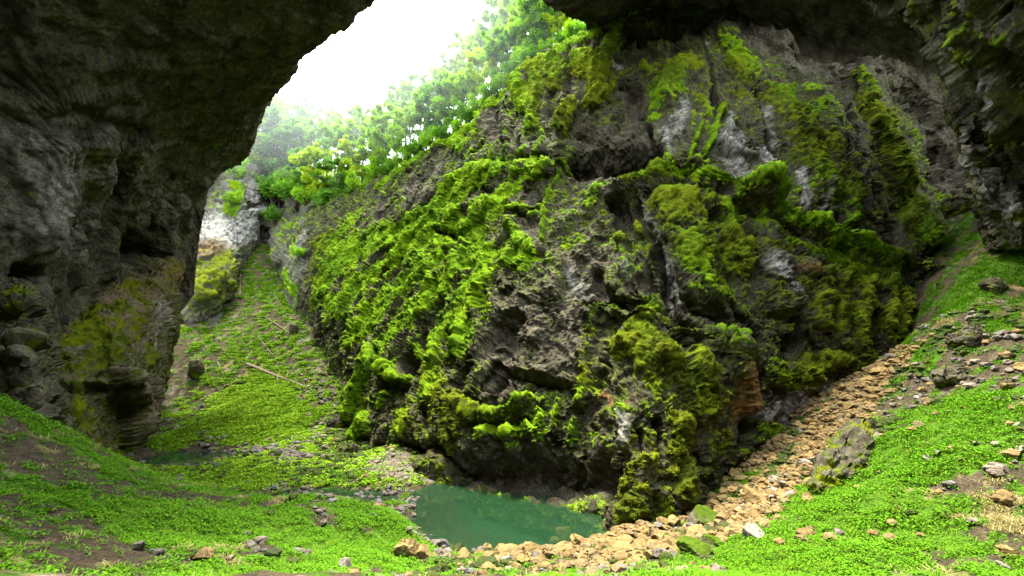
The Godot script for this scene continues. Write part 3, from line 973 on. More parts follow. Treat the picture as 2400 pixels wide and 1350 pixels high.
const CLIFF_FORMS := [
	[3, 0, 2.05, 1.53, -36.62, 60.75, -113.88, -21.32, 65.46, -103.34, -9.47, 65.42, -91.56, -0.55, 68.49, -82.02, 5.91, 69.19, -74.14, 13.4, 68.65, -67.56],
	[2, 1.08, 2.21, 0.51, -31.89, 55.84, -107.44, -29.15, 60.3, -107.43, -21.71, 63.06, -102.51, -16.57, 65.77, -99.26],
	[0, -1.1, 3.26, -1, -24.87, 55.47, -101.45, -19.82, 57.25, -98.06],
	[0, 0.58, 3.33, -0.8, -23.55, 51.3, -98.32, -19.02, 50.65, -94.08],
	[0, -0.55, 2.64, -0.8, -32.21, 53.36, -106.41, -32.66, 49.36, -104.72],
	[0, -1.98, 2.2, -1.2, -4.48, 66.01, -85.85, -2.73, 54.86, -77.75],
	[1, 0.86, 1.03, 0.34, -0.28, 63.86, -79.18, -0.86, 52.27, -74.03],
	[1, 0.72, 1.02, 1.02, -7.26, 68.11, -90.35, -7.27, 59.69, -85.97],
	[1, 0.94, 2.29, 1.19, -13.36, 63.34, -94.85, -10.02, 57.87, -88.31],
	[0, -1.54, 1.15, -0.8, -10.85, 53.39, -86.92, -6.48, 56.02, -83.1],
	[3, 0, 0.98, 1.7, -9.73, 55.11, -86.51, -6.48, 56.02, -83.1],
	[1, 1.15, 1.9, 1.36, 1.53, 66.8, -78.23, 2.28, 58.44, -73.34],
	[1, 1.01, 1.38, 1.19, 3.97, 66.5, -75.08, 4.37, 58.93, -71.36, 3.47, 51.95, -69.27],
	[1, 0.86, 1.49, 1.02, 7.52, 66.74, -71.44, 7.26, 59.69, -68.85],
	[0, -2.2, 0.72, -1, 9.84, 67.48, -69.56, 9.22, 62.15, -68.12, 8.88, 55.57, -66.13],
	[0, -1.76, 0.86, -1, 6.12, 57.72, -69.12, 5.84, 53.74, -67.79],
	[1, 1.15, 1.63, 1.27, 9.55, 53.25, -65.14, 7.95, 49.45, -64.8],
	[1, 1.01, 2.15, 1.36, 12.21, 63.87, -66.82, 13.86, 58.48, -65.61, 13.06, 54.86, -64.94],
	[1, 1.01, 1.67, 1.19, 17.79, 69.44, -67.88, 16.15, 63.92, -66.74, 14.22, 60.08, -65.9],
	[3, 0, 4.04, 0.77, 3.83, 62.7, -73.56, 14.08, 62.02, -66.21],
	[1, 0.86, 1.38, 1.02, 16.65, 58.24, -65.74, 15.06, 55.82, -65.2, 12.18, 53.7, -64.74],
	[1, 0.86, 1.26, 1.02, 21.76, 61.39, -65.84, 22.66, 59.3, -65.01],
	[4, 0.77, 1.15, -0.5, 15.92, 62.77, -66.53, 17.85, 61.77, -66.48],
	[0, -1.65, 1.07, -0.8, 1.25, 50.54, -70.9, 0.53, 44.02, -68.62],
	[1, 0.86, 0.83, 0, -0.86, 52.27, -74.03, -0.34, 45.81, -70.35],
	[3, 0, 0.52, 1.7, 3.25, 45.37, -66.67, 5, 47.62, -66.13, 4.63, 51.4, -67.94],
	[3, 0, 0.52, 1.87, -4.72, 51.21, -78.39, -2.4, 53.48, -76.6],
	[3, 0, 0.53, 1.7, 1.09, 46.78, -69.36, 2.53, 47.71, -68.36],
	[3, 0, 1.58, 0.59, 8.79, 47.68, -63.97, 8.99, 42.67, -62.52],
	[2, 1.3, 2.69, 0.51, -26.27, 44.6, -97.22, -17.95, 46.18, -90.77, -14.67, 50.6, -89.74, -8.22, 50.95, -82.48, 0.19, 45.38, -69.61, 6.41, 43.04, -63.46],
	[3, 0, 5.51, 1.7, -44.72, 34.56, -105.72, -38.56, 40.63, -104.62, -26.48, 42.12, -96.19, -17.6, 42.72, -88.61],
	[3, 0, 4.62, 1.7, -17.71, 41.86, -88.28, -11.89, 47.73, -85.07, -3.75, 46.81, -74.79],
	[3, 0, 5.03, 1.7, -37.77, 26.99, -98.2, -29.64, 31.97, -93.88, -20.78, 36.45, -88.45, -11.68, 39.22, -80.2],
	[3, 0, 4.42, 1.7, -30, 20.49, -88.89, -22.34, 27.05, -84.97, -14.03, 32.23, -79.07, -7.18, 37.11, -73.75, -2.88, 38.49, -69.36],
	[3, 0, 4.16, 1.7, -24.72, 15.36, -80.83, -17.49, 20.98, -76.28, -11.11, 26.02, -72.04, -6.29, 31.14, -69.24],
	[3, 0, 3.67, 1.7, -12.91, 16.21, -67.69, -8.87, 19.72, -65.16, -5.58, 24.82, -64.51, -4.43, 29, -65.77],
	[3, 0, 3.41, 1.7, -6.79, 15.81, -59.6, -6.11, 20.95, -62.5],
	[3, 0, 1.67, 1.19, -2.73, 39.37, -69.66, 1.69, 40.86, -66.01, 4.16, 41.26, -64.15],
	[3, 0, 1.28, 1.36, -0.38, 33.14, -64.02, 2.14, 28.63, -59.55, 2.94, 26.64, -58.01],
	[3, 0, 1.61, 1.27, -0.77, 27.94, -61.48, 2.21, 25.91, -58.03],
	[1, 0.94, 1.41, 0, -2.88, 38.49, -69.36, -6.43, 38.06, -73.36, -8.69, 35.22, -74.52, -11.26, 30.85, -75.04, -13.17, 26.4, -74.69, -14.48, 21.02, -72.84, -15.72, 16.45, -71.15],
	[1, 0.94, 1.26, 0, -2.96, 38.06, -69.21, -3.43, 31.81, -66.31, -3.79, 26.02, -63.3, -4.82, 22.74, -62.27],
	[1, 0.94, 1.72, 0, -12.4, 49.35, -86.54, -16.5, 44.56, -88.46, -21.44, 38.55, -90.12, -26, 33.27, -91.51, -28.92, 26.88, -90.85, -30.88, 20.58, -89.75],
	[1, 0.94, 1.5, 0, -6.52, 41.5, -75.36, -11.45, 40.97, -80.87],
	[1, 0.94, 1.84, 0, -21.44, 38.55, -90.12, -28.51, 38.44, -96.05, -33.59, 33.95, -97.9, -36.87, 27.95, -97.84],
	[1, 0.94, 1.43, 0, -11.56, 28.15, -73.83, -14.82, 24.7, -75.59, -16.9, 19.42, -74.55, -18.84, 14.99, -73.77],
	[1, 0.94, 1.23, 0, -6.92, 26.5, -67.23, -7.67, 20.82, -64.38, -7.3, 15.78, -60.22],
	[1, 0.94, 1.58, 0, -15.72, 30.77, -80.19, -20.83, 26.52, -83.19, -23.6, 20.75, -82.65, -26.18, 16.03, -82.88],
	[1, 0.94, 1.17, 0, -0.72, 34.37, -65, 2.29, 29.42, -59.87, 3.78, 27.77, -58.19],
	[1, 0.94, 1.36, 0, -10.42, 32.16, -74.8, -8.6, 26.31, -69.21, -9.05, 22.71, -67.47],
	[1, 0.94, 1.79, 0, -29.64, 31.97, -93.88, -33.76, 24.65, -93.96, -33.33, 17.34, -91],
	[1, 0.94, 1.12, 0, -5.11, 20.67, -61.14, -4.56, 16.79, -57.83, -4.93, 14.1, -56.33],
	[0, -2.42, 1.17, -1.4, -15.58, 39.18, -84.63, -10.67, 35.72, -77.09],
	[0, -2.42, 1.12, -1.4, -5.91, 45.13, -76.58, -8.33, 42.51, -78.07],
	[0, -2.42, 1.05, -1.4, -4.96, 43.5, -74.52, -3.61, 41.02, -71.54],
	[0, -2.42, 1.29, -1.4, -20.56, 38.9, -89.5, -21.51, 37.73, -89.77],
	[0, -2.42, 1.32, -1.4, -26.08, 31.78, -90.84, -27.88, 30.4, -91.69],
	[0, -2.42, 0.92, -1.4, 0, 35.22, -64.76, 2.2, 34.76, -62.65],
	[0, -2.42, 1.01, -1.4, -11.44, 23.15, -70.65, -12.59, 19.04, -69.27],
	[0, -2.42, 1.16, -1.4, -18.6, 25.36, -80.23, -20.53, 21.32, -79.79],
	[0, -2.42, 0.96, -1.4, -5.03, 28.57, -66.2, -6.38, 26.56, -66.6],
	[0, -2.42, 0.98, -1.4, -14.22, 16.95, -69.74, -13.27, 12.98, -65.81],
	[0, -2.42, 1.2, -1.4, -27.55, 19.55, -86.07, -24.02, 14.61, -79.61],
	[0, -2.42, 1.08, -1.4, -8.86, 33.98, -74.02, -10.32, 32.97, -75.14],
	[0, -2.42, 1.49, -1.4, -36.33, 42.79, -104.15, -36.55, 39.03, -102.46],
	[0, -2.42, 0.91, -1.4, -9.75, 17.1, -64.42, -9.65, 13.57, -61.65],
	[0, -2.42, 0.81, -1.4, -5.68, 12.41, -55.91, -7.49, 10.46, -56.56],
	[0, -2.42, 1.28, -1.4, -22.62, 33.84, -88.82, -23.64, 30.92, -88.25],
	[0, -2.42, 0.96, -1.4, -3.93, 32.18, -67.06, -4.43, 29, -65.77],
	[1, 0.58, 0.35, 2.21, 7.2, 40.81, -62.37, 5.31, 38.14, -62.16, 4.57, 34.7, -61.09, 4.09, 29.35, -58.84],
	[1, 0.5, 0.38, 2.04, 0.17, 42.2, -68.1, 0.96, 43.11, -67.77, 2.66, 42.65, -65.97, 4.87, 41.7, -63.85, 6.2, 42.14, -63.24],
	[1, 0.5, 0.37, 2.04, -0.91, 36.47, -66.29, 1.88, 36.04, -63.53, 4.14, 35.56, -61.71],
	[1, 0.5, 0.65, 1.7, 3.28, 34.32, -61.67, 2.61, 33.92, -61.94],
	[1, 0.58, 0.36, 1.87, 6.95, 42.6, -63.06, 9.49, 41.78, -62.18],
	[0, -1.1, 2.09, -0.9, 2.5, 39.07, -64.46, 2.63, 36.89, -63.33],
	[0, -0.66, 1.78, -0.8, 2.44, 33.09, -61.65, 1.62, 31.87, -61.63],
	[3, 0, 3.18, 0.51, -52.43, 45.07, -113.18, -46.49, 36.98, -107.33],
	[3, 0, 2.62, 0.77, -47.81, 33.74, -107.31, -42.38, 27.78, -102.09],
	[3, 0, 3.18, 0.85, -41.06, 49.13, -110.47, -45.52, 44.01, -109.87],
	[0, -1.32, 1.95, -0.6, -45.7, 23.9, -103.65, -41.19, 14.02, -98.75],
	[3, 0, 1.43, 1.36, -47.63, 29.39, -106.1, -48.69, 26.3, -106.73],
	[0, 1.08, 2.21, -0.4, -58.14, 51.85, -120.09, -55.02, 38.62, -114.55, -52.27, 28.96, -110.45],
	[4, 0.28, 2.45, -0.2, -56.87, 48.71, -117.68, -54.62, 36.11, -113.61],
	[0, -1.65, 1.46, -0.6, -39.62, 21.4, -98.21, -35.28, 10.47, -91.7],
	[3, 0, 2.17, 0.68, -37.54, 24.97, -97.31, -32.53, 17.38, -90.19],
	[0, -1.65, 1.18, -0.8, -33.73, 10.55, -89.78, -30.89, 5.85, -85.07],
	[1, 1.87, 2.33, 1.7, -24.75, 14.76, -80.57, -26.4, 10.01, -80.58, -28.27, 4.4, -81.11],
	[1, 1.58, 1.15, 1.53, -21.2, 12.46, -75.01, -17.65, 10.5, -69.54, -14.86, 10.32, -65.89],
	[1, 1.3, 0.94, 1.53, -19.17, 8, -70, -19.91, 6.44, -70.1],
	[1, 1.87, 2.16, 1.7, -22.62, 3.13, -72.27, -26.29, -0.53, -77.04],
	[1, 1.58, 1.65, 0.94, -13.84, 5.88, -61.75, -13.88, 4.2, -60.89],
	[1, 1.15, 1.64, 1.36, -10.9, 12.35, -62.36, -10.75, 8.66, -59.48],
	[1, 1.3, 1.66, 0.85, -7.23, 8.4, -54.95, -6.53, 5.24, -52.62],
	[1, 1.08, 1.23, 1.02, -10.36, 16.74, -64.95, -10.76, 13.48, -63.04],
	[0, -3.3, 1.59, -1.6, -17.49, 13.02, -70.95, -14.69, 12.24, -67.03],
	[0, -2.64, 1.03, -1.4, -17.82, 6.04, -67.11, -18.53, 4.49, -67.22],
	[0, -2.86, 1.15, -1.5, -20.22, -0.01, -67.62, -18.39, 1.41, -65.56],
	[0, -2.42, 0.9, -1.2, -11.98, 7.05, -60.06, -10.51, 5.24, -57.12],
	[0, -2.64, 1.15, -1.4, -16.42, 2.14, -63.21, -10.62, 2.46, -55.81],
	[0, -2.2, 1.13, -1.4, -9.65, 3.45, -55.1, -6.81, 2.47, -51.59],
	[3, 0, 4.15, -1.2, 0.1, 19.92, -55.87, -0.84, 12.57, -51.96],
	[0, -2.86, 3.61, -0.8, -1.29, 17.68, -55.46, -1.49, 11.5, -51.78],
	[3, 0, 4.6, -0.9, 8.04, 24.41, -55.56, 4.86, 14.48, -50.74],
	[0, -2.42, 1.2, -1, -2.51, 12.09, -52.88, -2.34, 8.36, -50.69],
	[1, 1.01, 1.96, -0.5, 3.02, 15.54, -51.77, 3.93, 12.53, -49.84],
	[2, -1.01, 1.27, -0.5, -2.35, 13.48, -53.63, 0.23, 12.23, -51.09, 2.49, 11.27, -49.51, 5.59, 10.75, -48.43],
	[2, 1.3, 1.07, 0.85, -5.61, 8.69, -53.49, -4.07, 7.66, -51.65, -1.84, 7.58, -50, 0.48, 8.74, -49.08, 1.7, 9.45, -48.84],
	[2, 1.01, 1.12, 0.59, -2.54, 5.65, -49.69, -0.23, 6.02, -48.4, 2.17, 6.62, -47.52, 2.83, 7.57, -47.66],
	[1, 0.86, 0.6, 0.51, 3.6, 9.58, -48.33, 2.77, 5.37, -46.92],
	[1, 0.86, 0.59, 0.51, 4.79, 8.96, -47.72, 4.05, 5.75, -46.71],
	[1, 0.86, 0.58, 0.51, 6.36, 7.32, -46.44, 5.82, 5.16, -45.97],
	[1, 0.86, 0.6, 0.51, -0.25, 5.54, -48.24, -0.31, 3.9, -47.68],
	[1, 0.86, 0.62, 0.51, -2.54, 5.65, -49.69, -3.28, 3.56, -49.36],
	[1, 0.86, 0.61, 0.51, 1.1, 9.49, -49.11, 1.01, 8.2, -48.56],
	[3, 0, 2.68, -1.2, -4.58, 2.24, -49.7, 7.74, 2.6, -43.08],
	[0, -3.08, 2.64, -0.8, -5.24, 1.37, -49.83, 0.17, 2.09, -46.69, 5.13, 1.88, -44.81, 8.07, 2.57, -41.8],
	[0, -1.65, 1.29, -0.6, 8.21, 8.77, -45, 8.06, 6.6, -44.06],
	[1, 1.08, 1.61, 0.17, 5.6, 26.5, -57.02, 5.27, 20.97, -54.28],
	[4, 0.33, 1.26, 0, 7.36, 24.46, -55.71, 8.7, 21.38, -53.8],
	[1, 0.86, 1.09, 0, 9.06, 29.51, -57.79, 8.04, 24.41, -55.56],
	[0, -2.2, 1.02, -0.5, 10.83, 24.08, -54.51, 10.69, 20.33, -51.95],
	[1, 0.72, 1.42, -0.2, 10.93, 29.35, -57.33, 9.16, 26.65, -56.44],
	[1, 0.86, 1.04, 1.02, 11.92, 37.19, -60.4, 10.84, 34.99, -59.76],
	[0, -1.54, 3.58, -1.4, 11.88, 46.58, -63.25, 15.53, 40.64, -60.63],
	[0, -5.5, 3.76, -1.4, 10.98, 42.29, -62.16, 15.12, 42.69, -61.57, 18.91, 41.61, -59.29],
	[3, 0, 4.77, -0.9, 12.99, 45.7, -62.95, 19.07, 45.49, -61.07],
	[0, -2.64, 1.4, -1.2, 14.26, 34.58, -58.48, 15.07, 28.12, -53.63],
	[0, -2.2, 2.22, -1.4, 19.29, 57.36, -65.15, 19.8, 50.39, -62.76],
	[2, 3.31, 2.99, 0, 16.08, 36.95, -58.62, 19.58, 37.41, -55.95, 22.11, 37.51, -54.33, 26.07, 35.81, -54.04, 30.62, 33.93, -54.45],
	[2, 3.02, 2.67, 0, 30.62, 33.93, -54.45, 34.89, 31.48, -54.49, 40.24, 29.78, -55.05, 45.7, 28.12, -56.33, 49.46, 26.45, -56.51, 52.97, 25.13, -56.61],
	[3, 0, 1.06, 1.53, 16.94, 36.6, -57.84, 21.66, 36.16, -53.7, 26.28, 34.79, -53.74, 30.31, 33.18, -54.12, 34.48, 30.52, -54.07, 39.87, 28.95, -54.67, 45.31, 27.34, -55.88, 48.87, 25.5, -55.82],
	[4, 0.66, 0.89, -0.6, 17.29, 38.01, -58.4, 19.04, 37.97, -56.92],
	[1, 1.73, 3.15, 0.85, 19.81, 31.96, -51.9, 20.63, 27.22, -49.49, 20.21, 21.6, -47.26],
	[1, 1.44, 2.47, 0.85, 26.17, 31.34, -52.55, 25.35, 24.28, -49.93],
	[0, 0.72, 0.76, -0.7, 17.38, 34.29, -56.05, 17.41, 26.71, -49.93, 16.74, 21.13, -46.43, 16.83, 17.86, -44.4],
	[4, 0.5, 0.47, -0.6, 17.4, 33.19, -55.21, 17.12, 26.84, -50.31, 16.85, 21.44, -46.62, 16.45, 18, -44.42],
	[0, -3.74, 0.8, -1.2, 16.55, 33.71, -56.37, 16.94, 28.35, -51.76, 16.53, 23.84, -48.47, 16.19, 19.57, -45.48, 16.52, 17.02, -43.86],
	[0, -2.2, 0.47, -1, 22.46, 29.41, -50.73, 22.04, 25.02, -49.17, 20.76, 20.28, -46.96],
	[0, -2.2, 0.7, -1, 25.03, 29.99, -51.77, 24.19, 30.99, -51.8],
	[0, -1.32, 1.76, -1.2, 18.57, 18.7, -45.39, 22.23, 16.9, -46.11],
	[3, 0, 1.21, 0.68, 19.54, 26.96, -49.26, 19.6, 22.73, -47.5],
	[3, 0, 1.42, 0.59, 24.07, 25.78, -50.14, 23.35, 21.01, -48.14],
	[1, 1.15, 0.63, 0.68, 16.74, 33.12, -55.84, 16.35, 28.33, -52.48],
	[1, 1.44, 0.9, 1.19, 15.06, 31.43, -56.06, 14.69, 27.82, -53.74],
	[1, 1.15, 0.76, 0.34, 14.07, 28.56, -54.91, 13.74, 23.43, -50.95, 14.13, 20.16, -47.36, 14.78, 18.64, -45.3],
	[0, -2.2, 0.74, -1, 15.35, 23.96, -49.75, 15.14, 20.56, -46.81],
	[4, 0.33, 0.7, 0, 13.33, 26.63, -54.18, 13.69, 22.26, -49.95],
	[1, 1.01, 1.01, 0, 12.1, 23.73, -53.22, 11.96, 21.36, -51.21],
	[2, 1.58, 1.64, 0.17, 9.29, 19.19, -52.21, 10.86, 19.9, -51.36, 11.98, 18.67, -48.02, 14.26, 18.07, -45.1, 16.63, 16.1, -43.42, 21.59, 15.4, -45.24, 24.27, 13.33, -45.5],
	[0, -2.64, 0.78, -1, 16.93, 16.91, -43.92, 20.61, 15.86, -45.15, 24.12, 15.02, -45.88, 25.08, 13.46, -45.89],
	[0, -1.65, 0.69, -1, 11.13, 20.93, -51.97, 11.84, 20.24, -50.14],
	[1, 1.15, 1.31, 0.59, 9.32, 17.48, -50.97, 7.91, 12.46, -48.43, 6.97, 9.06, -46.89],
	[1, 1.3, 2.51, 0.71, 12.23, 16.29, -45.03, 13.14, 13.9, -41.98],
	[1, 1.15, 2.15, 0.68, 15.84, 12.56, -41.48, 16.91, 10.02, -41.16],
	[1, 1.58, 1.19, 0.17, 21.57, 13.81, -44.53, 22.15, 10.88, -44.09, 22.66, 8.93, -44.18],
	[5, 0.88, 1.27, -0.5, 22.33, 11.75, -44.3, 21.84, 8.58, -43.73],
	[1, 1.15, 0.67, -0.1, 9.57, 8.93, -39.62, 9.41, 6.09, -37.78],
	[4, 0.55, 0.48, -0.4, 9.77, 8.72, -39.21, 9.45, 6.48, -37.96],
	[1, 1.01, 1.48, 0.51, 14.1, 7.64, -38.91, 13.54, 3.23, -37.73],
	[1, 1.01, 1.05, 0.42, 10.26, 5.32, -36.99, 9.45, 2.22, -36.08],
	[1, 0.86, 1.02, 0.34, 17.53, 6.29, -41.1, 16.86, 3.75, -40.24],
	[3, 0, 0.64, 0.51, 9.11, 4.92, -37.53, 8.7, 0.91, -36.26],
	[1, 0.72, 0.7, 0.34, 11.13, 3.3, -36.51, 11.69, 1.45, -36.3],
	[1, 1.01, 0.89, 0, 9.86, 14.43, -47.04, 8.91, 11, -45.18],
	[3, 0, 1.1, 0.85, 10.49, 15.13, -46.14, 11.95, 12.93, -41.74],
	[3, 0, 1.56, 0.51, 12.63, 11.08, -40, 17.23, 8.94, -41.17],
	[4, 0.99, 0.39, -0.8, 11.59, 16.75, -46.25, 11.36, 15.24, -44.78],
	[4, 0.88, 0.31, -0.8, 10.66, 15.71, -46.57, 10.64, 15.08, -45.69],
	[5, 0.55, 0.67, -0.5, 8.57, 10.01, -45.12, 8.99, 9.78, -42.53],
	[5, 0.44, 0.54, -0.5, 10.01, 9.81, -40, 11.09, 9.96, -39.46],
	[0, -2.86, 0.6, -1.2, 10.12, 14.33, -46.01, 9.25, 10.97, -43.41, 8.86, 7.78, -40.13, 8.65, 4.74, -38.72, 8.19, 1.35, -38.51],
	[0, -1.76, 0.33, -1, 12.29, 8.33, -38.46, 12.08, 5.25, -37.39],
	[0, -1.76, 0.36, -1, 10.55, 7.44, -37.93, 10.59, 5.88, -37.21],
	[0, -3.08, 0.86, -1, 24.85, 12.59, -45.65, 24.25, 8.83, -44.94, 21.76, 5.61, -43.25],
	[0, -1.32, 0.54, -0.8, 16.48, 7.49, -40.5, 15.14, 4.56, -39.15],
	[0, -1.54, 0.36, -0.8, 13.22, 4.79, -37.84, 12.14, 2.23, -36.67],
	[0, -1.32, 0.41, -0.8, 20.03, 11.02, -43.04, 19.52, 7.23, -42.36],
	[1, 1.08, 1.91, 1.36, 27.02, 11.74, -46.54, 30.66, 11.31, -47.74],
	[4, 0.88, 1.16, -1, 25.02, 8.21, -45.18, 28.28, 8.09, -46.43, 32.12, 10.2, -47.9],
	[5, 0.39, 1.16, -0.3, 25.89, 6.86, -45.3, 31.36, 9.53, -47.6],
	[3, 0, 0.87, 1.19, 24.19, 6.87, -44.59, 26.75, 6.48, -45.57],
	[1, 1.15, 1.76, 0.17, 31.65, 29.08, -52.98, 30.62, 23.42, -50.6, 30.15, 19.14, -49],
	[4, 0.72, 1.55, -0.6, 30.28, 24.23, -50.87, 31.68, 21.16, -49.99],
	[4, 0.66, 0.71, -0.3, 33.15, 27.45, -52.7, 33.7, 25.68, -52.14],
	[5, 0.55, 0.6, -0.3, 33.48, 23.76, -51.34, 35.91, 23.51, -51.84],
	[1, 1.01, 1.2, 0, 34.23, 24.03, -51.61, 37.2, 23.53, -52.19],
	[4, 0.55, 0.71, -0.3, 37.57, 24.52, -52.6, 38.87, 24.54, -52.96],
	[1, 1.01, 0.98, 0.68, 37.02, 23.04, -51.99, 34.22, 17.32, -49.81],
	[1, 0.94, 0.79, 0.68, 41.32, 23.95, -53.47, 36.6, 18.35, -50.59, 36.31, 14.93, -49.73],
	[1, 0.94, 0.8, 0.85, 44.58, 23.45, -53.91, 39.58, 17.45, -50.97, 38.93, 14.01, -50.15],
	[1, 0.86, 0.76, 0.85, 46.69, 22.81, -53.88, 43.99, 17.54, -51.9],
	[1, 0.86, 0.66, 0.85, 48.25, 20.72, -53.75, 45.37, 16.38, -52.14],
	[0, -2.42, 1.22, -1, 32.15, 19.09, -49.62, 31.67, 15.83, -48.83, 29.84, 14.38, -48.01],
	[0, -2.2, 0.59, -0.8, 37.72, 21.45, -51.73, 35.32, 16.39, -49.83],
	[0, -2.2, 0.54, -0.8, 40.74, 21.01, -52.26, 37.9, 15.92, -50.29],
	[0, -1.98, 0.55, -0.8, 44.91, 21.62, -53.03, 41.8, 15.93, -51.14],
	[0, -2.2, 1.08, -0.9, 23.77, 19.04, -47.4, 25.68, 15.25, -46.53],
	[3, 0, 2.41, 0.85, 40.4, 27.05, -54.2, 48.38, 23.41, -54.52],
	[3, 0, 2.98, 0.51, 38.58, 18.35, -51, 44.79, 18.46, -52.23],
	[3, 0, 1.54, 0.68, 30.72, 30.51, -53.29, 34.09, 28.02, -53.1],
	[1, 1.01, 1.04, 1.19, 32.4, 13.09, -48.51, 36.72, 13.12, -49.46],
	[3, 0, 0.96, 1.02, 37.42, 12.52, -49.51, 41.69, 13.6, -50.72],
	[1, 1.73, 3.39, 1.1, 26.92, 59.16, -63.79, 24.08, 53.1, -62.02],
	[3, 0, 1.45, 1.02, 23, 56.58, -63.96, 21.2, 49.22, -61.68],
	[1, 1.44, 2.76, 0.85, 35.04, 67.75, -66.53, 37.05, 58.74, -63.95],
	[0, -3.96, 2.33, -1.5, 21.75, 67.71, -67.53, 26.24, 67.8, -67.01],
	[0, -2.86, 0.72, -1, 31.66, 64.01, -65.15, 31.28, 56.69, -62.57, 29.99, 49.37, -59.78],
	[4, 0.55, 0.43, -0.6, 32.1, 65.37, -65.62, 31.46, 59.21, -63.47],
	[1, 0.86, 0.55, 1.87, 31.13, 50.57, -60.4, 28.4, 45.16, -57.97, 26.04, 40.58, -55.8, 22.61, 37.47, -54.21],
	[1, 0.72, 0.43, 1.7, 26.94, 46.41, -58.24, 24.84, 42.24, -56.36, 22.61, 37.47, -54.21],
	[3, 0, 0.69, 1.19, 28.7, 53.12, -61.09, 28.87, 48.17, -59.16],
	[0, 0.58, 2.22, -0.5, 23.78, 47.12, -59.07, 22.94, 41.45, -56.25],
	[4, 0.39, 1.26, -0.2, 25.68, 51.34, -60.61, 22.94, 44.45, -57.96],
	[4, 0.39, 0.9, -0.2, 22.17, 46.42, -59.57, 21.77, 42.16, -57.27],
	[0, -2.2, 0.8, -1, 20.43, 47.82, -61.45, 20.13, 39.3, -56.75],
	[1, 1.3, 2.64, -0.8, 30.62, 43.9, -58.05, 32.79, 37.22, -56.07],
	[4, 1.04, 1.21, -1, 35.95, 42.72, -58.61, 35.01, 38.78, -57.04, 32.96, 35.87, -55.61],  # wet shine on the rock, painted as a pale streak
	[4, 0.44, 2.18, -0.3, 29.86, 43.71, -57.8, 30.52, 37.06, -55.59],
	[4, 0.99, 0.4, -1, 32.01, 49.24, -60.12, 30.62, 45.67, -58.63],  # small wet glint put into the rock colour
	[4, 0.88, 0.71, -0.8, 39.38, 38.39, -57.78, 39.2, 34.99, -56.63, 37.42, 32.51, -55.41],  # wet shine painted pale, as on the bulge beside it
	[4, 0.5, 0.88, -0.5, 42.54, 36.7, -57.94, 41.32, 33.1, -56.44],
	[1, 1.87, 3.51, 0.71, 42.38, 54.56, -63.33, 41.95, 45.88, -60.66, 42.31, 37.53, -58.15],
	[1, 1.01, 2.43, 0.51, 48.87, 55.31, -64.64, 47.86, 44.98, -61.69],
	[0, -2.86, 0.68, -1.2, 37.6, 54.31, -62.66, 37.36, 47.96, -60.58, 37.06, 39.91, -57.82, 35.74, 33.45, -55.35],
	[4, 0.44, 0.41, -0.6, 38.31, 50.31, -61.47, 37.98, 43.81, -59.31],
	[3, 0, 1.75, 0.59, 50.23, 42.43, -61.75, 46.5, 38.03, -59.4],
	[3, 0, 2.43, 0.51, 42.38, 54.56, -63.33, 46.52, 51.46, -63.15],
	[0, -3.96, 0.98, -1.6, 55.91, 59.35, -67.25, 53.18, 50, -64.44, 52.73, 42.81, -62.78, 50.16, 39.35, -61.04],
	[1, 2.16, 1.88, 0.94, 57.67, 61.55, -68.19, 58.17, 50.49, -66.32, 59.41, 44.35, -65.89, 60.82, 37.78, -65.64, 56.71, 28.7, -59.37],
	[1, 1.3, 1.15, 1.02, 52.23, 41.83, -62.38, 48.09, 36.91, -59.69, 44.9, 31.09, -56.99],
	[0, -3.3, 1.87, -1.5, 54.67, 38.7, -62.94, 54.35, 32.33, -61.14, 52.31, 28.41, -58.35],
	[0, -2.2, 0.87, -1, 43.64, 32.81, -56.99, 42.8, 29.7, -55.8],
	[1, 1.08, 1.46, 0.85, 63.48, 37.51, -66.49, 57.82, 29.34, -59.95],
	[3, 0, 1.09, 0.85, 69.3, 51.56, -71.25, 69.1, 48.96, -70.94],
	[0, -7.7, 5.68, -2, 73.8, 60.61, -74.14, 78.81, 52.94, -75.41, 75.19, 43.16, -71.56],
	[3, 0, 8.98, -1.5, 36.37, 71.7, -67.93, 50.53, 67.4, -67.93, 76.11, 67.95, -75.79, 79.85, 51.3, -75.44],
	[0, -3.3, 3.29, -1, 49.05, 65.65, -67.26, 59.57, 65.85, -69.58],
	[6, 0.99, 9.35, 0, 11.73, 48.92, -63.81, 13.98, 59.01, -65.71],
	[6, 0.99, 8.95, 0, 27.3, 60.45, -64.22, 37.78, 47.1, -60.36, 50.1, 40.69, -61.31],
	[6, 0.99, 7.58, 0, 15.91, 32.51, -56.07, 24.53, 25.38, -50.14, 34.67, 20.38, -50.63, 46.63, 20.65, -53.12],
	[6, 0.99, 6.36, 0, 9.44, 15.18, -48.9, 15.4, 11.21, -40.69, 19.69, 9.08, -42.61],
	[6, 0.99, 5.55, 0, 9.51, 4.78, -37.04, 16.25, 4.13, -39.88],
	[6, 0.99, 7.78, 0, -7.29, 7.89, -54.73, -7.06, 5.23, -53.12],
	[6, 0.99, 6.99, 0, 29.13, 10.9, -47.22, 37.44, 13.06, -49.61],
	[6, 0.99, 9.6, 0, 60.45, 55.23, -67.97, 61.88, 35.39, -64.98],
	[6, 0.55, 3.55, 0, -11.61, 11.21, -62.4, -13.26, 4.75, -60.38],
	[6, 0.66, 5.48, 0, 4.43, 68.69, -75.54, 7.36, 54.62, -66.87],
	[6, 0.55, 6.38, 0, -51.46, 44.93, -112.63, -50.08, 28.53, -108.27],
	[3, 0, 2.49, 0.48, 19.11, 32.25, -52.57, 26.33, 30.11, -52.2, 26.68, 24.21, -50.18],
	[3, 0, 2.59, 0.48, 39.39, 26.03, -53.58, 47.4, 22.86, -54.04],
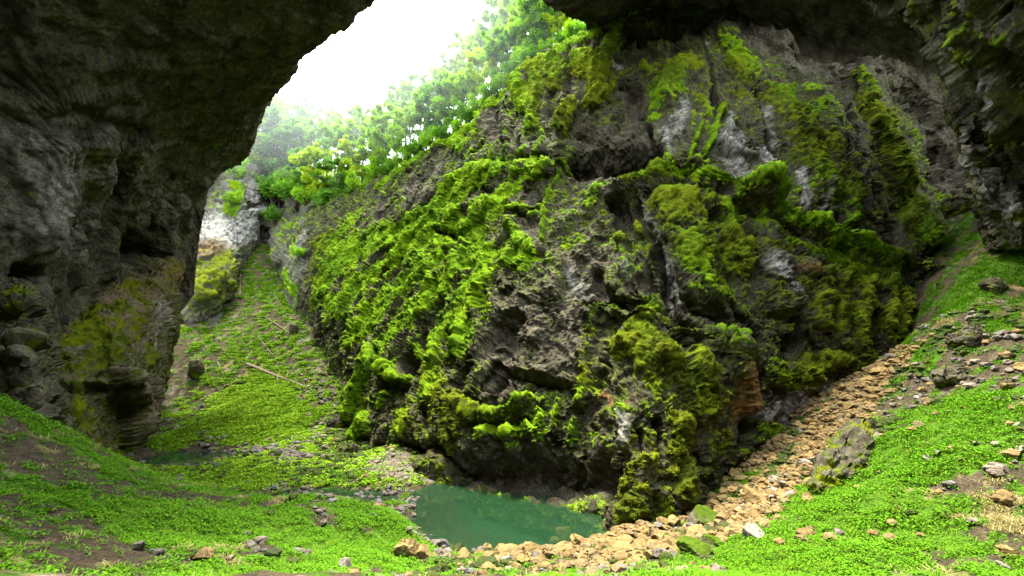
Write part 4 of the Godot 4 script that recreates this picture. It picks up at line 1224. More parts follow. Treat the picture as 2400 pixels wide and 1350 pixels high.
	[3, 0, 2.04, 0.48, 12.13, 16, -44.81, 13.78, 12.57, -40.92, 17.22, 11.12, -41.64],
	[3, 0, 2.93, 0.48, 41.03, 53.17, -62.73, 43.94, 45.41, -60.93, 44.65, 38.38, -58.97],
	[3, 0, 3.08, 0.48, 24.33, 57.86, -64, 29.96, 60.81, -64.03],
	[3, 0, 3.37, 0.48, 4.3, 64.87, -74.01, 13.45, 61.79, -66.16],
	[3, 0, 1.84, 0.48, 14.06, 7.44, -38.84, 13.56, 3.59, -37.81],
	[3, 0, 3.17, 0.48, 58.61, 59.99, -68.16, 58.73, 46.53, -65.92, 59.69, 33.73, -63.45],
	[3, 0, 2.49, 0.48, 37.57, 19.28, -51.05, 45.54, 18.51, -52.48],
	[3, 0, 3.1, 0.48, 35.8, 65.64, -65.9, 35.78, 55.34, -62.74],
	[3, 0, 3.52, 0.68, -48.51, 44.5, -111.2, -40.82, 36.06, -103.99],
	[3, 0, 3.43, 0.68, -48.32, 32.66, -107.36, -43.34, 25.75, -102.11],
	[3, 0, 3.28, 0.68, -37.66, 38.04, -102.77, -36.82, 27.05, -97.45],
	[3, 0, 2.59, 0.68, -25.65, 10.92, -79.95, -26.28, 5.2, -78.51],
	[3, 0, 1.98, 0.68, -11.38, 13.15, -63.59, -9.19, 8.79, -57.54],
	[3, 0, 2.82, 0.68, -24.81, 25.38, -86.43, -27.6, 18.63, -85.68],
	[3, 0, 2.39, -0.5, -6.57, 67.37, -89.12, -1.27, 56.06, -76.47],
	[3, 0, 2.82, -0.5, -16.06, 57.93, -94.92, -24.11, 54.06, -100.14],
	[3, 0, 1.76, -0.5, 11.09, 39.51, -61.3, 17.17, 41.78, -60.36],
	[3, 0, 2.16, -0.5, -3.74, 43.66, -73.1, -6.96, 42.74, -76.57],
	[3, 0, 1.78, -0.5, 3.49, 38.17, -63.29, 3.11, 30.6, -59.96],
	[3, 0, 1.49, -0.5, 7.32, 20.8, -53.8, 5.86, 12.65, -49.45],
	[3, 0, 1.6, -0.5, 11.46, 29.29, -57.12, 11.55, 23.92, -53.9]]
const BACK := [-82.7, 14.01, -100, -75.99, 18.91, -103, -71.75, 22.3, -108, -75.44, 31.83, -122, -76.21, 37.29, -132, -67.09, 34.94, -126, -52.74, 22.47, -110, -49.99, 23.16, -118, -86.95, 28.03, -104, -78.57, 30.4, -106, -73.19, 33.24, -110, -78.31, 42.74, -127, -78.62, 46.23, -136, -68.4, 44.03, -127, -55.53, 35.11, -114, -52.61, 36.67, -122, -90.24, 43.8, -108, -82.46, 40.36, -112, -79.71, 44.76, -120, -79.02, 51.41, -130, -79.2, 55.2, -138, -67.71, 52.14, -128, -57.16, 46.65, -118, -53.9, 48.93, -126, -90.94, 59.04, -112, -88.55, 57.96, -122, -83.86, 59.8, -127, -80.58, 63.42, -133, -78.61, 65.69, -139, -67.87, 61.64, -132, -58.03, 57.39, -124, -53.64, 59.54, -130, -91.59, 68.21, -116, -89.25, 73.92, -128, -84.62, 75.35, -131, -82.74, 76.71, -137, -79.81, 77.49, -142, -70.27, 72.69, -138, -56.6, 68.25, -131, -50.96, 72.85, -135]
const BACK_FORMS := [
	[3, 0, 6.43, 0.77, -79.25, 41.23, -116.11, -74.7, 30.35, -106.61],
	[6, 1.1, 9.59, 0, -79.77, 41.01, -115.42, -74.25, 28.36, -105.99],
	[0, 2, 4.14, 0.34, -74.98, 34.07, -109.25, -74.25, 28.36, -105.99],
	[0, 1.5, 2.78, 0.34, -75.52, 38.87, -116.06, -73.81, 31.96, -115],
	[6, 0.88, 6.34, 0, -75.71, 35.32, -110.35, -72.23, 28.73, -109.07],
	[0, -1.65, 1.25, -0.4, -73.89, 30.41, -106.92, -72.36, 29.82, -108.92],
	[0, -3.3, 1.48, -1, -76.5, 20.97, -103.47, -72.23, 23.77, -106.82, -74.81, 30.21, -119.5],
	[5, 0.44, 3.37, -0.4, -82.26, 41.88, -113.76, -80.85, 45.86, -119.72],
	[5, 0.33, 2.08, -0.3, -79.38, 33.77, -107.9],
	[0, -4.4, 1.56, -1, -79.83, 55.1, -137.76, -77.6, 45.96, -135.54, -73.07, 39.67, -131.23],
	[0, -3.3, 1.52, -1, -81.2, 61.3, -130.93, -79.91, 60.53, -133.11],
	[0, -3.3, 1.58, -1, -78.66, 66.32, -139.12, -73.18, 61.13, -135.22],
	[2, 2, 2.06, 0, -81.29, 58.39, -129.22, -79.86, 60.91, -133.91, -76.93, 66.96, -138.77],
	[3, 0, 3.98, 1.36, -78.77, 73.69, -140.98, -69.61, 66.72, -135.02],
	[3, 0, 3.07, 1.19, -84, 66.18, -129.36, -83.1, 56.76, -126.08],
	[1, 2, 2.45, 0.17, -68.12, 49.29, -127.57, -68.46, 42.74, -127],
	[3, 0, 3.6, 0.59, -60.46, 47.11, -119.99, -68.5, 55.09, -129.66],
	[3, 0, 2.1, 0.85, -79.3, 61.02, -138.42, -74.87, 53.99, -134.73],
	[4, 0.88, 7.44, -0.4, -82.47, 68.85, -132.8, -79.44, 56.03, -131.91, -83.73, 51.19, -121.55],
	[4, 0.55, 4.66, -0.3, -80.38, 47.72, -122.36, -83.93, 49.54, -119.91],
	[3, 0, 2.72, 1.02, -81.38, 77.65, -140.92, -78.24, 76.8, -141.78],
	[0, -2.2, 1.71, -0.5, -67.32, 61.17, -131.48, -62.64, 47.69, -122.1],
	[3, 0, 2.27, 1.19, -64.3, 37.94, -122.56, -56.43, 31.71, -113.81]]
const WALL := [-66, 10, 2, -68, 12, -24, -52.31, 12.6, -46, -59.89, 13.6, -60, -65.13, 16.54, -74, -65.53, 20.06, -82, -65.21, 22.07, -86, -63.84, 26.58, -88, -68, 22.6, 2.25, -70.25, 24.32, -24.2, -53.67, 24.75, -46.5, -61.95, 26.31, -60.5, -67.13, 28.57, -74.95, -67.12, 31.09, -82.95, -66.13, 32.63, -86.45, -63.98, 35.87, -87.65, -66, 32.5, 2, -68, 34, -24, -52.31, 34.3, -46, -59.89, 36.3, -60, -65.13, 38.03, -74, -65.53, 39.76, -82, -65.21, 40.92, -86, -63.84, 43.18, -88, -60.8, 39.7, 1.35, -62.15, 41.04, -23.48, -48.76, 41.24, -44.7, -54.53, 43.56, -58.7, -59.92, 44.9, -71.53, -61.38, 46.06, -79.53, -62.81, 46.96, -84.83, -63.48, 48.49, -88.91, -51.6, 46, 0.2, -51.8, 47.2, -22.56, -42.48, 47.32, -42.4, -45.04, 49.92, -56.4, -50.7, 50.92, -67.16, -54.04, 51.58, -75.16, -58.56, 52.23, -82.76, -62.83, 53.13, -90.52, -38.8, 50.5, -1.4, -37.4, 51.6, -21.28, -33.74, 51.66, -39.2, -31.84, 54.45, -53.2, -37.88, 55.22, -61.08, -43.83, 55.52, -69.08, -52.65, 56.01, -79.88, -61.93, 56.45, -92.76, -26, 55, -3, -23, 56, -20, -25, 56, -36, -18.64, 58.99, -50, -25.06, 59.51, -55, -33.62, 59.46, -63, -46.74, 59.78, -77, -61.04, 59.77, -95, -27, 61, -4, -24, 62, -21, -26, 62, -37, -19.64, 64.99, -51, -26.06, 65.51, -56, -34.62, 65.46, -64, -47.74, 65.78, -78, -62.04, 65.77, -96, -35, 67, -6, -32, 68, -23, -34, 68, -39, -27.64, 70.99, -53, -34.06, 71.51, -58, -42.62, 71.46, -66, -55.74, 71.78, -80, -70.04, 71.77, -98]
const WALL_FORMS := [
	[1, 2.1, 2.72, 0, -51.09, 37.41, -45.81, -52.61, 32.73, -46.97, -53.39, 27.88, -48.34],
	[1, 1.75, 2.49, 0, -51.06, 40.31, -51.28, -59.57, 37.07, -59.98, -61.86, 31.65, -61.35],
	[1, 1.4, 1.85, 0, -53.71, 44.93, -59.71, -59.83, 41.35, -65.33, -63.31, 36.61, -67.7],
	[0, -3.3, 0.97, 0, -51.31, 37.44, -49.01, -53.95, 32.12, -51.51],
	[0, -3.3, 0.97, 0, -57.18, 41.67, -60.59, -61.77, 37.69, -65.12],
	[0, -3.3, 1.8, 0, -61.56, 41.8, -69.7, -66.23, 34.12, -73.82],
	[2, -0.7, 2.81, 0, -51.23, 38.63, -43.21, -48.75, 41.14, -45.54, -51.79, 45.45, -57.34],
	[0, -6.6, 3.44, 0, -66.75, 33.63, -75.35, -67.34, 32.51, -80.1],
	[1, 2.1, 1.98, 0.17, -64.42, 32.46, -67.67, -65.48, 27.18, -69.31],
	[0, -5.5, 1.89, -1, -53.41, 22.61, -47.82, -53.89, 22.79, -50.35],
	[1, 1.68, 1.53, 0.34, -61.19, 30.18, -59.6, -62.94, 24.82, -62.9],
	[1, 1.12, 0.96, 0, -57.52, 26.51, -55.12, -58.48, 22.44, -56.28],
	[4, 0.33, 5.9, 0, -51.69, 35.75, -47.19, -57.31, 40.67, -59.43],  # paler where the left wall is lit: light put into the colour
	[4, 0.28, 4.41, 0, -53.2, 29.44, -47.75, -61.22, 31.47, -59.98],  # lit lower part of the wall, lightened in its colour
	[4, 0.22, 4.39, 0, -56.13, 44.13, -62.65, -64.27, 41.56, -77.66],  # far stretch of the lit wall, its light painted as paler rock
	[1, 1.4, 2.05, 0, -63.86, 43.09, -81.11, -66.81, 34.99, -83.06],
	[0, -2.75, 1.18, 0, -60.52, 45.35, -74.17, -66.38, 37.07, -79.06],
	[1, 1.4, 1.62, 0, -61.28, 47.81, -82.32, -65.41, 40.08, -86.02],
	[3, 0, 2.17, 0.94, -54.56, 50.44, -73.36, -53.36, 53.11, -76.8],
	[3, 0, 1.76, 0.68, -65.09, 32.72, -69.58, -66.07, 28.8, -71.18],
	[3, 0, 1.84, 0.42, -52.58, 32.82, -48.05, -53.49, 26.57, -47.3],
	[3, 0, 2.12, 0.42, -65.89, 38.86, -84.61, -66.84, 33.57, -84.51]]
const CEILING := [12.57, 66.39, -68, 23.3, 71.27, -72, 35.31, 70.32, -73, 52.63, 68.15, -76, 71.94, 67.3, -80, 92.33, 64.22, -84, 111.18, 58.67, -86, 12.92, 69.17, -67, 22.87, 74.09, -70, 34.8, 74.96, -71, 51.99, 73.78, -74, 71.27, 74.24, -78, 91.9, 73.47, -82, 111.08, 70.02, -84, 8.21, 63.76, -58, 16.45, 68.19, -60, 28.66, 71.59, -62, 47.05, 73.71, -66, 65.62, 75.55, -68, 85.35, 73.92, -70, 112.38, 75.58, -74, 3.69, 57.27, -48, 10.87, 61.79, -49, 23.19, 66.78, -52, 41.72, 70.01, -58, 64.26, 73.74, -61, 87, 74.12, -63, 116.23, 75.37, -66, 4.99, 62.78, -50, 12.03, 68.4, -51, 25.06, 74.51, -54, 44.57, 78.96, -60, 68.2, 83.09, -63, 92, 83.61, -65, 122.52, 85.09, -68]
const CEILING_FORMS := [
	[0, -2.2, 2.63, 0, 21.53, 72.15, -65.74, 38.59, 74.8, -70.89]]
const ARCH := [46.79, 67.46, -54, 51.92, 61.33, -54, 57.52, 55.72, -54, 61.91, 50.01, -55, 65.45, 42.74, -56, 70.52, 36.22, -58, 73.85, 29.54, -58, 36.86, 55.36, -42, 39.68, 49.95, -41, 42.8, 44.5, -40, 46.4, 40.26, -41, 51.88, 36.36, -44, 57.39, 31.82, -47, 62.18, 25.97, -49, 34.31, 51.63, -36, 36.37, 45.56, -34, 38.59, 40.51, -33, 42.23, 36.87, -34, 47.23, 33.47, -37, 52.37, 29.44, -40, 56.54, 23.69, -42, 33.87, 49.56, -31, 34.22, 43.05, -28, 35.89, 38.17, -27, 39.13, 34.98, -28, 44.14, 31.9, -31, 49.25, 28.07, -34, 52.74, 22.16, -36, 35.26, 54.67, -28, 36.47, 46.97, -25, 37.04, 39.51, -23, 40.01, 35.08, -24, 44.01, 30.65, -26, 49.79, 26.17, -29, 52.08, 20.57, -31]
const ARCH_FORMS := [
	[3, 0, 1.7, 0.85, 38.76, 45.55, -37.4, 39.21, 41.34, -34.52, 41.34, 38.29, -34.28],
	[1, 1.5, 1.26, 0.68, 37.37, 41.46, -32.27, 39.71, 38.91, -32.95],
	[1, 1.2, 0.87, 0, 40.35, 43.22, -37.33, 42.76, 39.9, -37.58],
	[3, 0, 1.14, 0.26, 36.36, 38.21, -28.21, 39.41, 36.88, -30.82],
	[0, -1.65, 0.7, -0.4, 41.55, 39.32, -35.67, 44.05, 37.12, -36.65],
	[0, -1.98, 0.34, -0.6, 36.34, 38.53, -28.54, 36.9, 38.66, -29.5],
	[1, 1.5, 1.29, 0.17, 43.4, 37.6, -36.31, 47, 35.1, -38.26],
	[4, 0.55, 2.11, -0.2, 43.1, 38.62, -36.97, 45.36, 36.11, -37.24, 39.64, 41.61, -35.34],
	[3, 0, 1.54, 0.85, 47, 35.1, -38.26, 49.89, 35.07, -41.54],
	[6, 1.1, 7.08, 0, 38.84, 43.33, -35.76, 47.17, 34.39, -37.77],
	[4, 0.33, 1.78, 0, 52.63, 33.68, -43.46, 59.82, 31.79, -48.97]]
const PILLAR := [55.4, 45.6, -52, 54.96, 47.23, -50, 57.49, 47.52, -50, 62, 47.39, -52, 69.83, 48.37, -58, 53.54, 43.77, -50, 50.36, 42.73, -46, 52.81, 42.89, -46, 57.69, 41.72, -48, 71.08, 43.8, -58, 53.87, 40.11, -50, 49.61, 37.15, -45, 52.17, 37.15, -45, 56.63, 36.66, -47, 71.42, 39.34, -58, 54.58, 35.17, -50, 50.08, 33.19, -45, 51.17, 32.51, -44, 56.12, 32.4, -46, 72.04, 34.99, -58, 55.95, 31.26, -51, 51.58, 29.22, -46, 51.5, 28.29, -44, 55.52, 28.16, -45, 74.1, 30.74, -58, 57.23, 26.76, -52, 53.36, 25.44, -47, 53.49, 24.68, -45, 56.57, 24.45, -45, 76.23, 27.17, -58]
const PILLAR_FORMS := [
	[1, 1.5, 1.32, 0.85, 50.74, 42.49, -45.48, 52.46, 42.49, -45.77],
	[1, 1.5, 0.97, -0.1, 49.7, 39.63, -45.34, 50.27, 37.45, -45.97],
	[1, 1.5, 0.94, 0.17, 50.91, 38.84, -44.85, 49.84, 34.04, -44.19],
	[0, -2.2, 0.61, -1, 52.87, 40.73, -45.55, 52.99, 36.36, -45.06],
	[0, -1.65, 0.39, -0.6, 50.41, 40.44, -44.94, 49.6, 35.17, -44.61],
	[1, 1.3, 0.85, 0, 50.76, 32.94, -43.99, 50.89, 29.25, -44.09],
	[4, 0.55, 1.71, 0, 51.32, 38.3, -44.9, 50.46, 31.07, -43.98, 51.68, 27.82, -44.07],
	[3, 0, 0.72, 0.85, 51.18, 39.68, -47.16, 50.27, 36.32, -45.83],
	[6, 1.1, 8.56, 0, 50.64, 38.21, -44.74, 51.15, 28.37, -44.25],
	[1, 1.3, 0.7, 0.34, 50.46, 32.66, -45.4, 50.95, 30.22, -45.44]]
const BLOCK := [-83.59, 24.42, -74, -76.57, 28.91, -78, -71.82, 31.73, -80, -68.76, 32.27, -83, -66.6, 33.14, -86, -71.39, 34.51, -96, -65.86, 18.17, -60, -64.96, 20.06, -64, -64.86, 24.49, -70, -63.77, 26.21, -75, -63.62, 28.31, -81, -69.9, 28.73, -93, -57.58, 14.05, -54, -58.35, 15.73, -57, -56.43, 17.02, -60, -55.9, 17.85, -65, -60.55, 19.48, -77, -68.5, 18.66, -91, -54.35, 10.62, -52, -53.07, 11.56, -53, -51.52, 12.01, -55, -50.58, 11.85, -58, -58.58, 10.98, -74, -67.8, 9.59, -89, -52.17, 6.96, -51, -50.93, 7.77, -52, -49.6, 8.63, -53, -50.15, 7.37, -56, -57.14, 5.11, -72, -65.72, 2.65, -86, -49, 0.06, -50, -48.2, 0.24, -51, -46.79, -0.01, -52, -48.6, -1.01, -56, -56.91, -2.93, -71, -64.8, -5.85, -84]
const BLOCK_FORMS := [
	[5, 0.39, 5.86, 0, -62.47, 24.92, -73.63, -57.55, 18.22, -61.7],
	[4, 0.28, 5.55, 0, -61.36, 23.09, -70.06, -55.6, 15.75, -58.06],
	[3, 0, 2, 1.27, -61.94, 20.98, -64.9, -56.67, 15.71, -57.49],
	[3, 0, 4.33, 0.51, -62.47, 24.92, -73.63, -52.12, 12.44, -55.01],
	[3, 0, 0.83, 1.02, -54.74, 13.54, -54.85, -53.47, 12.02, -53.34],
	[3, 0, 3.6, 0.37, -53.15, 14.59, -58.04, -57.97, 19.98, -66.71],
	[0, -3.3, 1.15, -1, -49.76, 11, -55.8, -52.35, 7.93, -61.46, -52.54, 2.72, -62.52],
	[0, -2.75, 1.28, -1, -54.31, 10.05, -66.07, -54.54, 3.83, -66.65],
	[1, 1.28, 0.58, 0.09, -57.55, 18.93, -69.77, -54.41, 13.56, -65.7, -53.87, 9.99, -65.17],
	[1, 1.28, 0.62, 0.09, -60.21, 22.36, -74.74, -56.99, 14.33, -70.7, -56.51, 9.85, -70.33],
	[1, 1.28, 0.67, 0.09, -62.48, 25.23, -79.55, -60.65, 16.7, -77.5, -59.35, 10.95, -75.36],
	[1, 1.28, 0.72, 0.09, -65.11, 28.53, -84.32, -63.71, 20.16, -82.78],
	[1, 1.28, 0.54, 0.09, -53.98, 15.4, -63.41, -51.71, 11.34, -60.73],
	[1, 1.28, 0.66, 0.09, -60.49, 9.53, -77.38, -58.7, 4.12, -74.83],
	[1, 1.28, 0.55, 0.09, -52.87, 7.92, -62.68, -53.25, 2.09, -64.1],
	[1, 1.28, 0.59, 0.09, -55.52, 6.15, -68.65, -55.01, 1.39, -67.68],
	[0, -1.76, 0.4, -0.3, -58.86, 20.63, -72.04, -55.52, 12.46, -68.16],
	[0, -1.76, 0.44, -0.3, -61.12, 23.37, -76.85, -58.75, 13.67, -74.13],
	[0, -1.76, 0.47, -0.3, -63.52, 25.58, -81.72, -62.31, 17.73, -80.44],
	[4, 0.44, 2.14, 0, -61.27, 23.99, -76.75, -57.57, 16.36, -71.41],
	[3, 0, 2.01, 0.68, -49.79, 7.82, -52.31, -47.93, 3.52, -52.08],
	[2, 1.2, 1.14, 0.17, -52.59, 10.35, -52.22, -50.32, 9.87, -53.02, -49.73, 10.23, -55.57],
	[6, 1.1, 15.76, 0, -51.13, 13, -56.73, -48.63, 5.82, -52.44],
	[1, 0.8, 1.12, 0.68, -56.03, 16.91, -60.21, -50.69, 12.52, -56.27],
	[3, 0, 1.33, 1.02, -57.24, 16.32, -70.72, -55.28, 11.77, -67.8],
	[5, 0.44, 1.91, 0, -64.17, 29.1, -79.69, -65.91, 30.47, -85.63]]
const OUTCROP := [-67.2, 25.22, -50, -61.95, 23.7, -50, -57.43, 23.2, -50, -56.34, 22.64, -51, -62.69, 21.95, -58, -56.85, 19.21, -43, -52.59, 18.79, -43, -48.78, 19.64, -43, -49.25, 19.94, -45, -59.5, 18.91, -56, -51.88, 14.16, -40, -48.06, 14.16, -40, -44.39, 14.91, -40, -44.73, 14.61, -42, -54.84, 13.04, -54, -48.51, 10.56, -38, -44.87, 10.22, -38, -41.02, 10.56, -38, -41.95, 10.37, -41, -52.26, 9.12, -53, -46.36, 6.64, -37, -42.89, 6.31, -37, -38.8, 6.31, -37, -39.31, 5.42, -40, -49.84, 2.69, -52]
const OUTCROP_FORMS := [
	[3, 0, 1.67, 0.85, -49.98, 19.62, -43.14, -48.49, 20.13, -43.62],
	[1, 1.28, 0.85, 0.85, -45.57, 16.51, -40.8, -44.04, 14.1, -39.48],
	[1, 1.12, 0.86, 0.51, -44.35, 14.97, -41.33, -42.1, 12.23, -40.04],
	[0, -2.2, 0.52, -0.6, -42.92, 13.72, -39.54, -41.46, 11.28, -38.3],
	[1, 1.12, 0.94, 0.77, -42.57, 11.08, -41.39, -40.8, 8.91, -40.26],
	[1, 0.96, 0.88, 0.68, -42.8, 11.94, -38.38, -41.3, 9.58, -37.49],
	[0, -1.76, 0.44, -0.5, -40.19, 9.81, -38.18, -39.11, 7.84, -37.83],
	[2, 1.12, 0.8, 0.34, -47.76, 17.3, -41.24, -46.01, 17.59, -41.4, -46.31, 17.25, -42.73],
	[2, 0.96, 0.75, 0.51, -43.95, 12.99, -38.92, -42.67, 13.37, -39.38],
	[6, 1.1, 7.53, 0, -42.67, 13.01, -39.1],
	[1, 1.12, 0.7, 1.02, -46.65, 12.11, -45.5]]
const BEHIND := [-70, 8, -8, -62, 9, 16, -40, 9, 34, -14, 9, 42, 14, 9, 42, 40, 9, 34, 62, 10, 16, 72, 12, -8, 80, 14, -34, -73, 26, -8, -64.66, 27, 19, -41.71, 27, 37, -14.6, 27, 45, 14.6, 27, 45, 41.71, 27, 37, 64.66, 28, 19, 75.09, 30, -8, 83.43, 32, -34, -68, 44, -8, -60.23, 45, 13, -38.86, 45, 31, -13.6, 45, 39, 13.6, 45, 39, 38.86, 45, 31, 60.23, 46, 13, 69.94, 48, -8, 77.71, 50, -34, -60, 58, -8, -53.14, 59, 4, -34.29, 59, 22, -12, 59, 30, 12, 59, 30, 34.29, 59, 22, 53.14, 60, 4, 61.71, 62, -8, 68.57, 64, -34, -52, 65, -8, -46.06, 66, -4, -29.71, 66, 14, -10.4, 66, 22, 10.4, 66, 22, 29.71, 66, 14, 46.06, 67, -4, 53.49, 69, -8, 59.43, 71, -34]
const BEHIND_FORMS := [
	]
const COVER := [
	[3, 1.4, 4, 7.59, -34, 11.61, -36, 16.96, -39, 24.32, -44, 30.04, -46, 36.16, -48, 41.22, -50],
	[3, 1.5, 5.2, 2.75, -31, 8.25, -31, 14.84, -33, 20.24, -37, 27.79, -41, 35.41, -46],
	[3, 0.85, 2.6, -1.24, -28, 4.76, -27, 10.1, -28.5, 13.37, -30],
	[1, 0.9, 1.5, 21.26, -43, 26.85, -46, 31.44, -48],
	[1, 1, 1.6, 49.87, -54, 52.38, -55],
	[0, 0.8, 5, 11.11, -21, 18.7, -26, 29.16, -30],
	[0, 0.75, 4, 40.21, -47, 44.58, -46, 51.68, -47],
	[0, 0.6, 3, 16.88, -20, 17.99, -17],
	[0, 0.4, 3, 25.96, -27, 26.05, -24],
	[5, 0.3, 2.2, 28.14, -32, 28.9, -29],
	[5, 0.36, 2.4, 19.17, -25, 20.44, -22, 21.68, -20],
	[1, 0.8, 1.8, 17.67, -18, 18.77, -17.5],
	[1, 0.55, 3, 37.57, -37, 35.25, -31],
	[1, 0.4, 2.5, 34.95, -37, 32.25, -37],
	[4, 0.5, 3, 40.49, -39, 37.93, -38],
	[5, 0.24, 3, 40.57, -43, 47.32, -45],
	[4, 0.4, 3, 22.6, -33, 26.88, -33],
	[5, 0.3, 1.6, 14.64, -22, 15.86, -21],
	[1, 1, 2.2, -28.27, -27, -23.29, -27, -21.74, -30, -19.78, -30],
	[5, 0.2, 2.6, -17.27, -17, -14.11, -16],
	[1, 0.5, 2.6, -20.86, -20, -17.85, -20, -13.25, -16],
	[0, 0.9, 4, -17.14, -24, -15.6, -29, -10.71, -30, -8.87, -33],
	[0, 0.9, 1.5, -33.07, -29.5, -31.03, -30.5, -29.37, -32, -27.93, -32.5],
	[5, 0.36, 1, -30.18, -28, -27.42, -29],
	[1, 0.95, 0.8, -13.83, -32, -11.6, -31.5, -9.53, -30.5],
	[0, 0.5, 3, -21.11, -26, -21.82, -23],
	[0, 0.6, 3, -11.13, -21, -7.17, -27],
	[5, 0.3, 1.2, -16.34, -25, -11.89, -21],
	[1, 0.5, 1, -13.49, -23, -13.95, -26],
	[4, 0.5, 2, -4.59, -26, -1.24, -28],
	[0, 0.8, 9, -50.13, -89, -48.96, -82, -41.08, -79],
	[0, 0.2, 9, -57.71, -104, -66.54, -118],
	[2, 0.25, 7, -68.42, -105, -66.86, -115],
	[1, 0.3, 5, -70.7, -114, -55.45, -107],
	[2, 0.55, 5, -70.06, -93, -66.9, -88],
	[1, 0.4, 4, -71.92, -97, -68.44, -92],
	[2, 0.35, 4, -35.87, -89, -42.35, -97, -55.75, -111],
	[1, 1, 2.6, -47.72, -71, -41.83, -69],
	[2, 1.2, 2.6, -31, -65, -27.78, -62],
	[2, 1, 2, -38.04, -69, -34.68, -68],
	[2, 0.4, 6, -34.22, -80, -33.22, -72],
	[5, 0.18, 8, -69.65, -104, -66.55, -108],
	[0, 0.7, 2.5, -52.5, -73, -51.52, -70],
	[1, 0.7, 2.5, -60.65, -78, -56.39, -72],
	[4, 0.55, 6, -38.78, -59, -25.03, -55, -21.58, -62, -27.48, -78],
	[0, 0.55, 4, -35.11, -60, -28.9, -53],
	[2, 1.2, 3.4, -16.17, -59, -11.06, -54, -16.01, -55],
	[2, 0.6, 1.5, -28.39, -49, -19.12, -48],
	[2, 1.1, 1, -7.66, -37.5, -6.55, -34.3],
	[4, 0.5, 3, -21.03, -55, -17.82, -53],
	[2, 0.5, 2, -46.52, -62, -36.37, -57],
	[6, 2.6, 8.5, -1, -46, 0, -41, 6, -40],
	[1, 1, 9, -2, -42, 2, -40],
	[1, 1.2, 3, -7, -42, -8, -50, -14, -47],
	[1, 1, 4, -50, -64, -46, -60],
	[4, 3.2, 1.6, 10.67, -30, 13.36, -30],
	[4, 3.2, 1.4, 20.38, -38, 23.85, -40],
	[1, 3.2, 1.2, 10.59, -33, 14.45, -35],
	[4, 3.2, 1.2, 5.69, -28, 7.14, -27],
	[1, 3.2, 1, 27.86, -43, 25.12, -42],
	[4, 3.2, 1.3, 32.33, -46, 28.41, -45],
	[1, 3.2, 1, 1.28, -29, 3.22, -28],
	[4, 3.2, 1, -2.47, -28, -0.71, -27],
	[4, 3, 1.2, 17.35, -37, 19.97, -38],
	[0, 2.6, 1.2, 17.67, -39, 20.99, -41],
	[1, 2.8, 1, 31.9, -45, 37.18, -47],
	[4, 2.6, 0.9, 3.99, -30, 6.05, -31],
	[1, 2.6, 0.9, 7.97, -32, 10.32, -34],
	[4, 2.6, 1, 24.96, -43, 28.37, -45]]
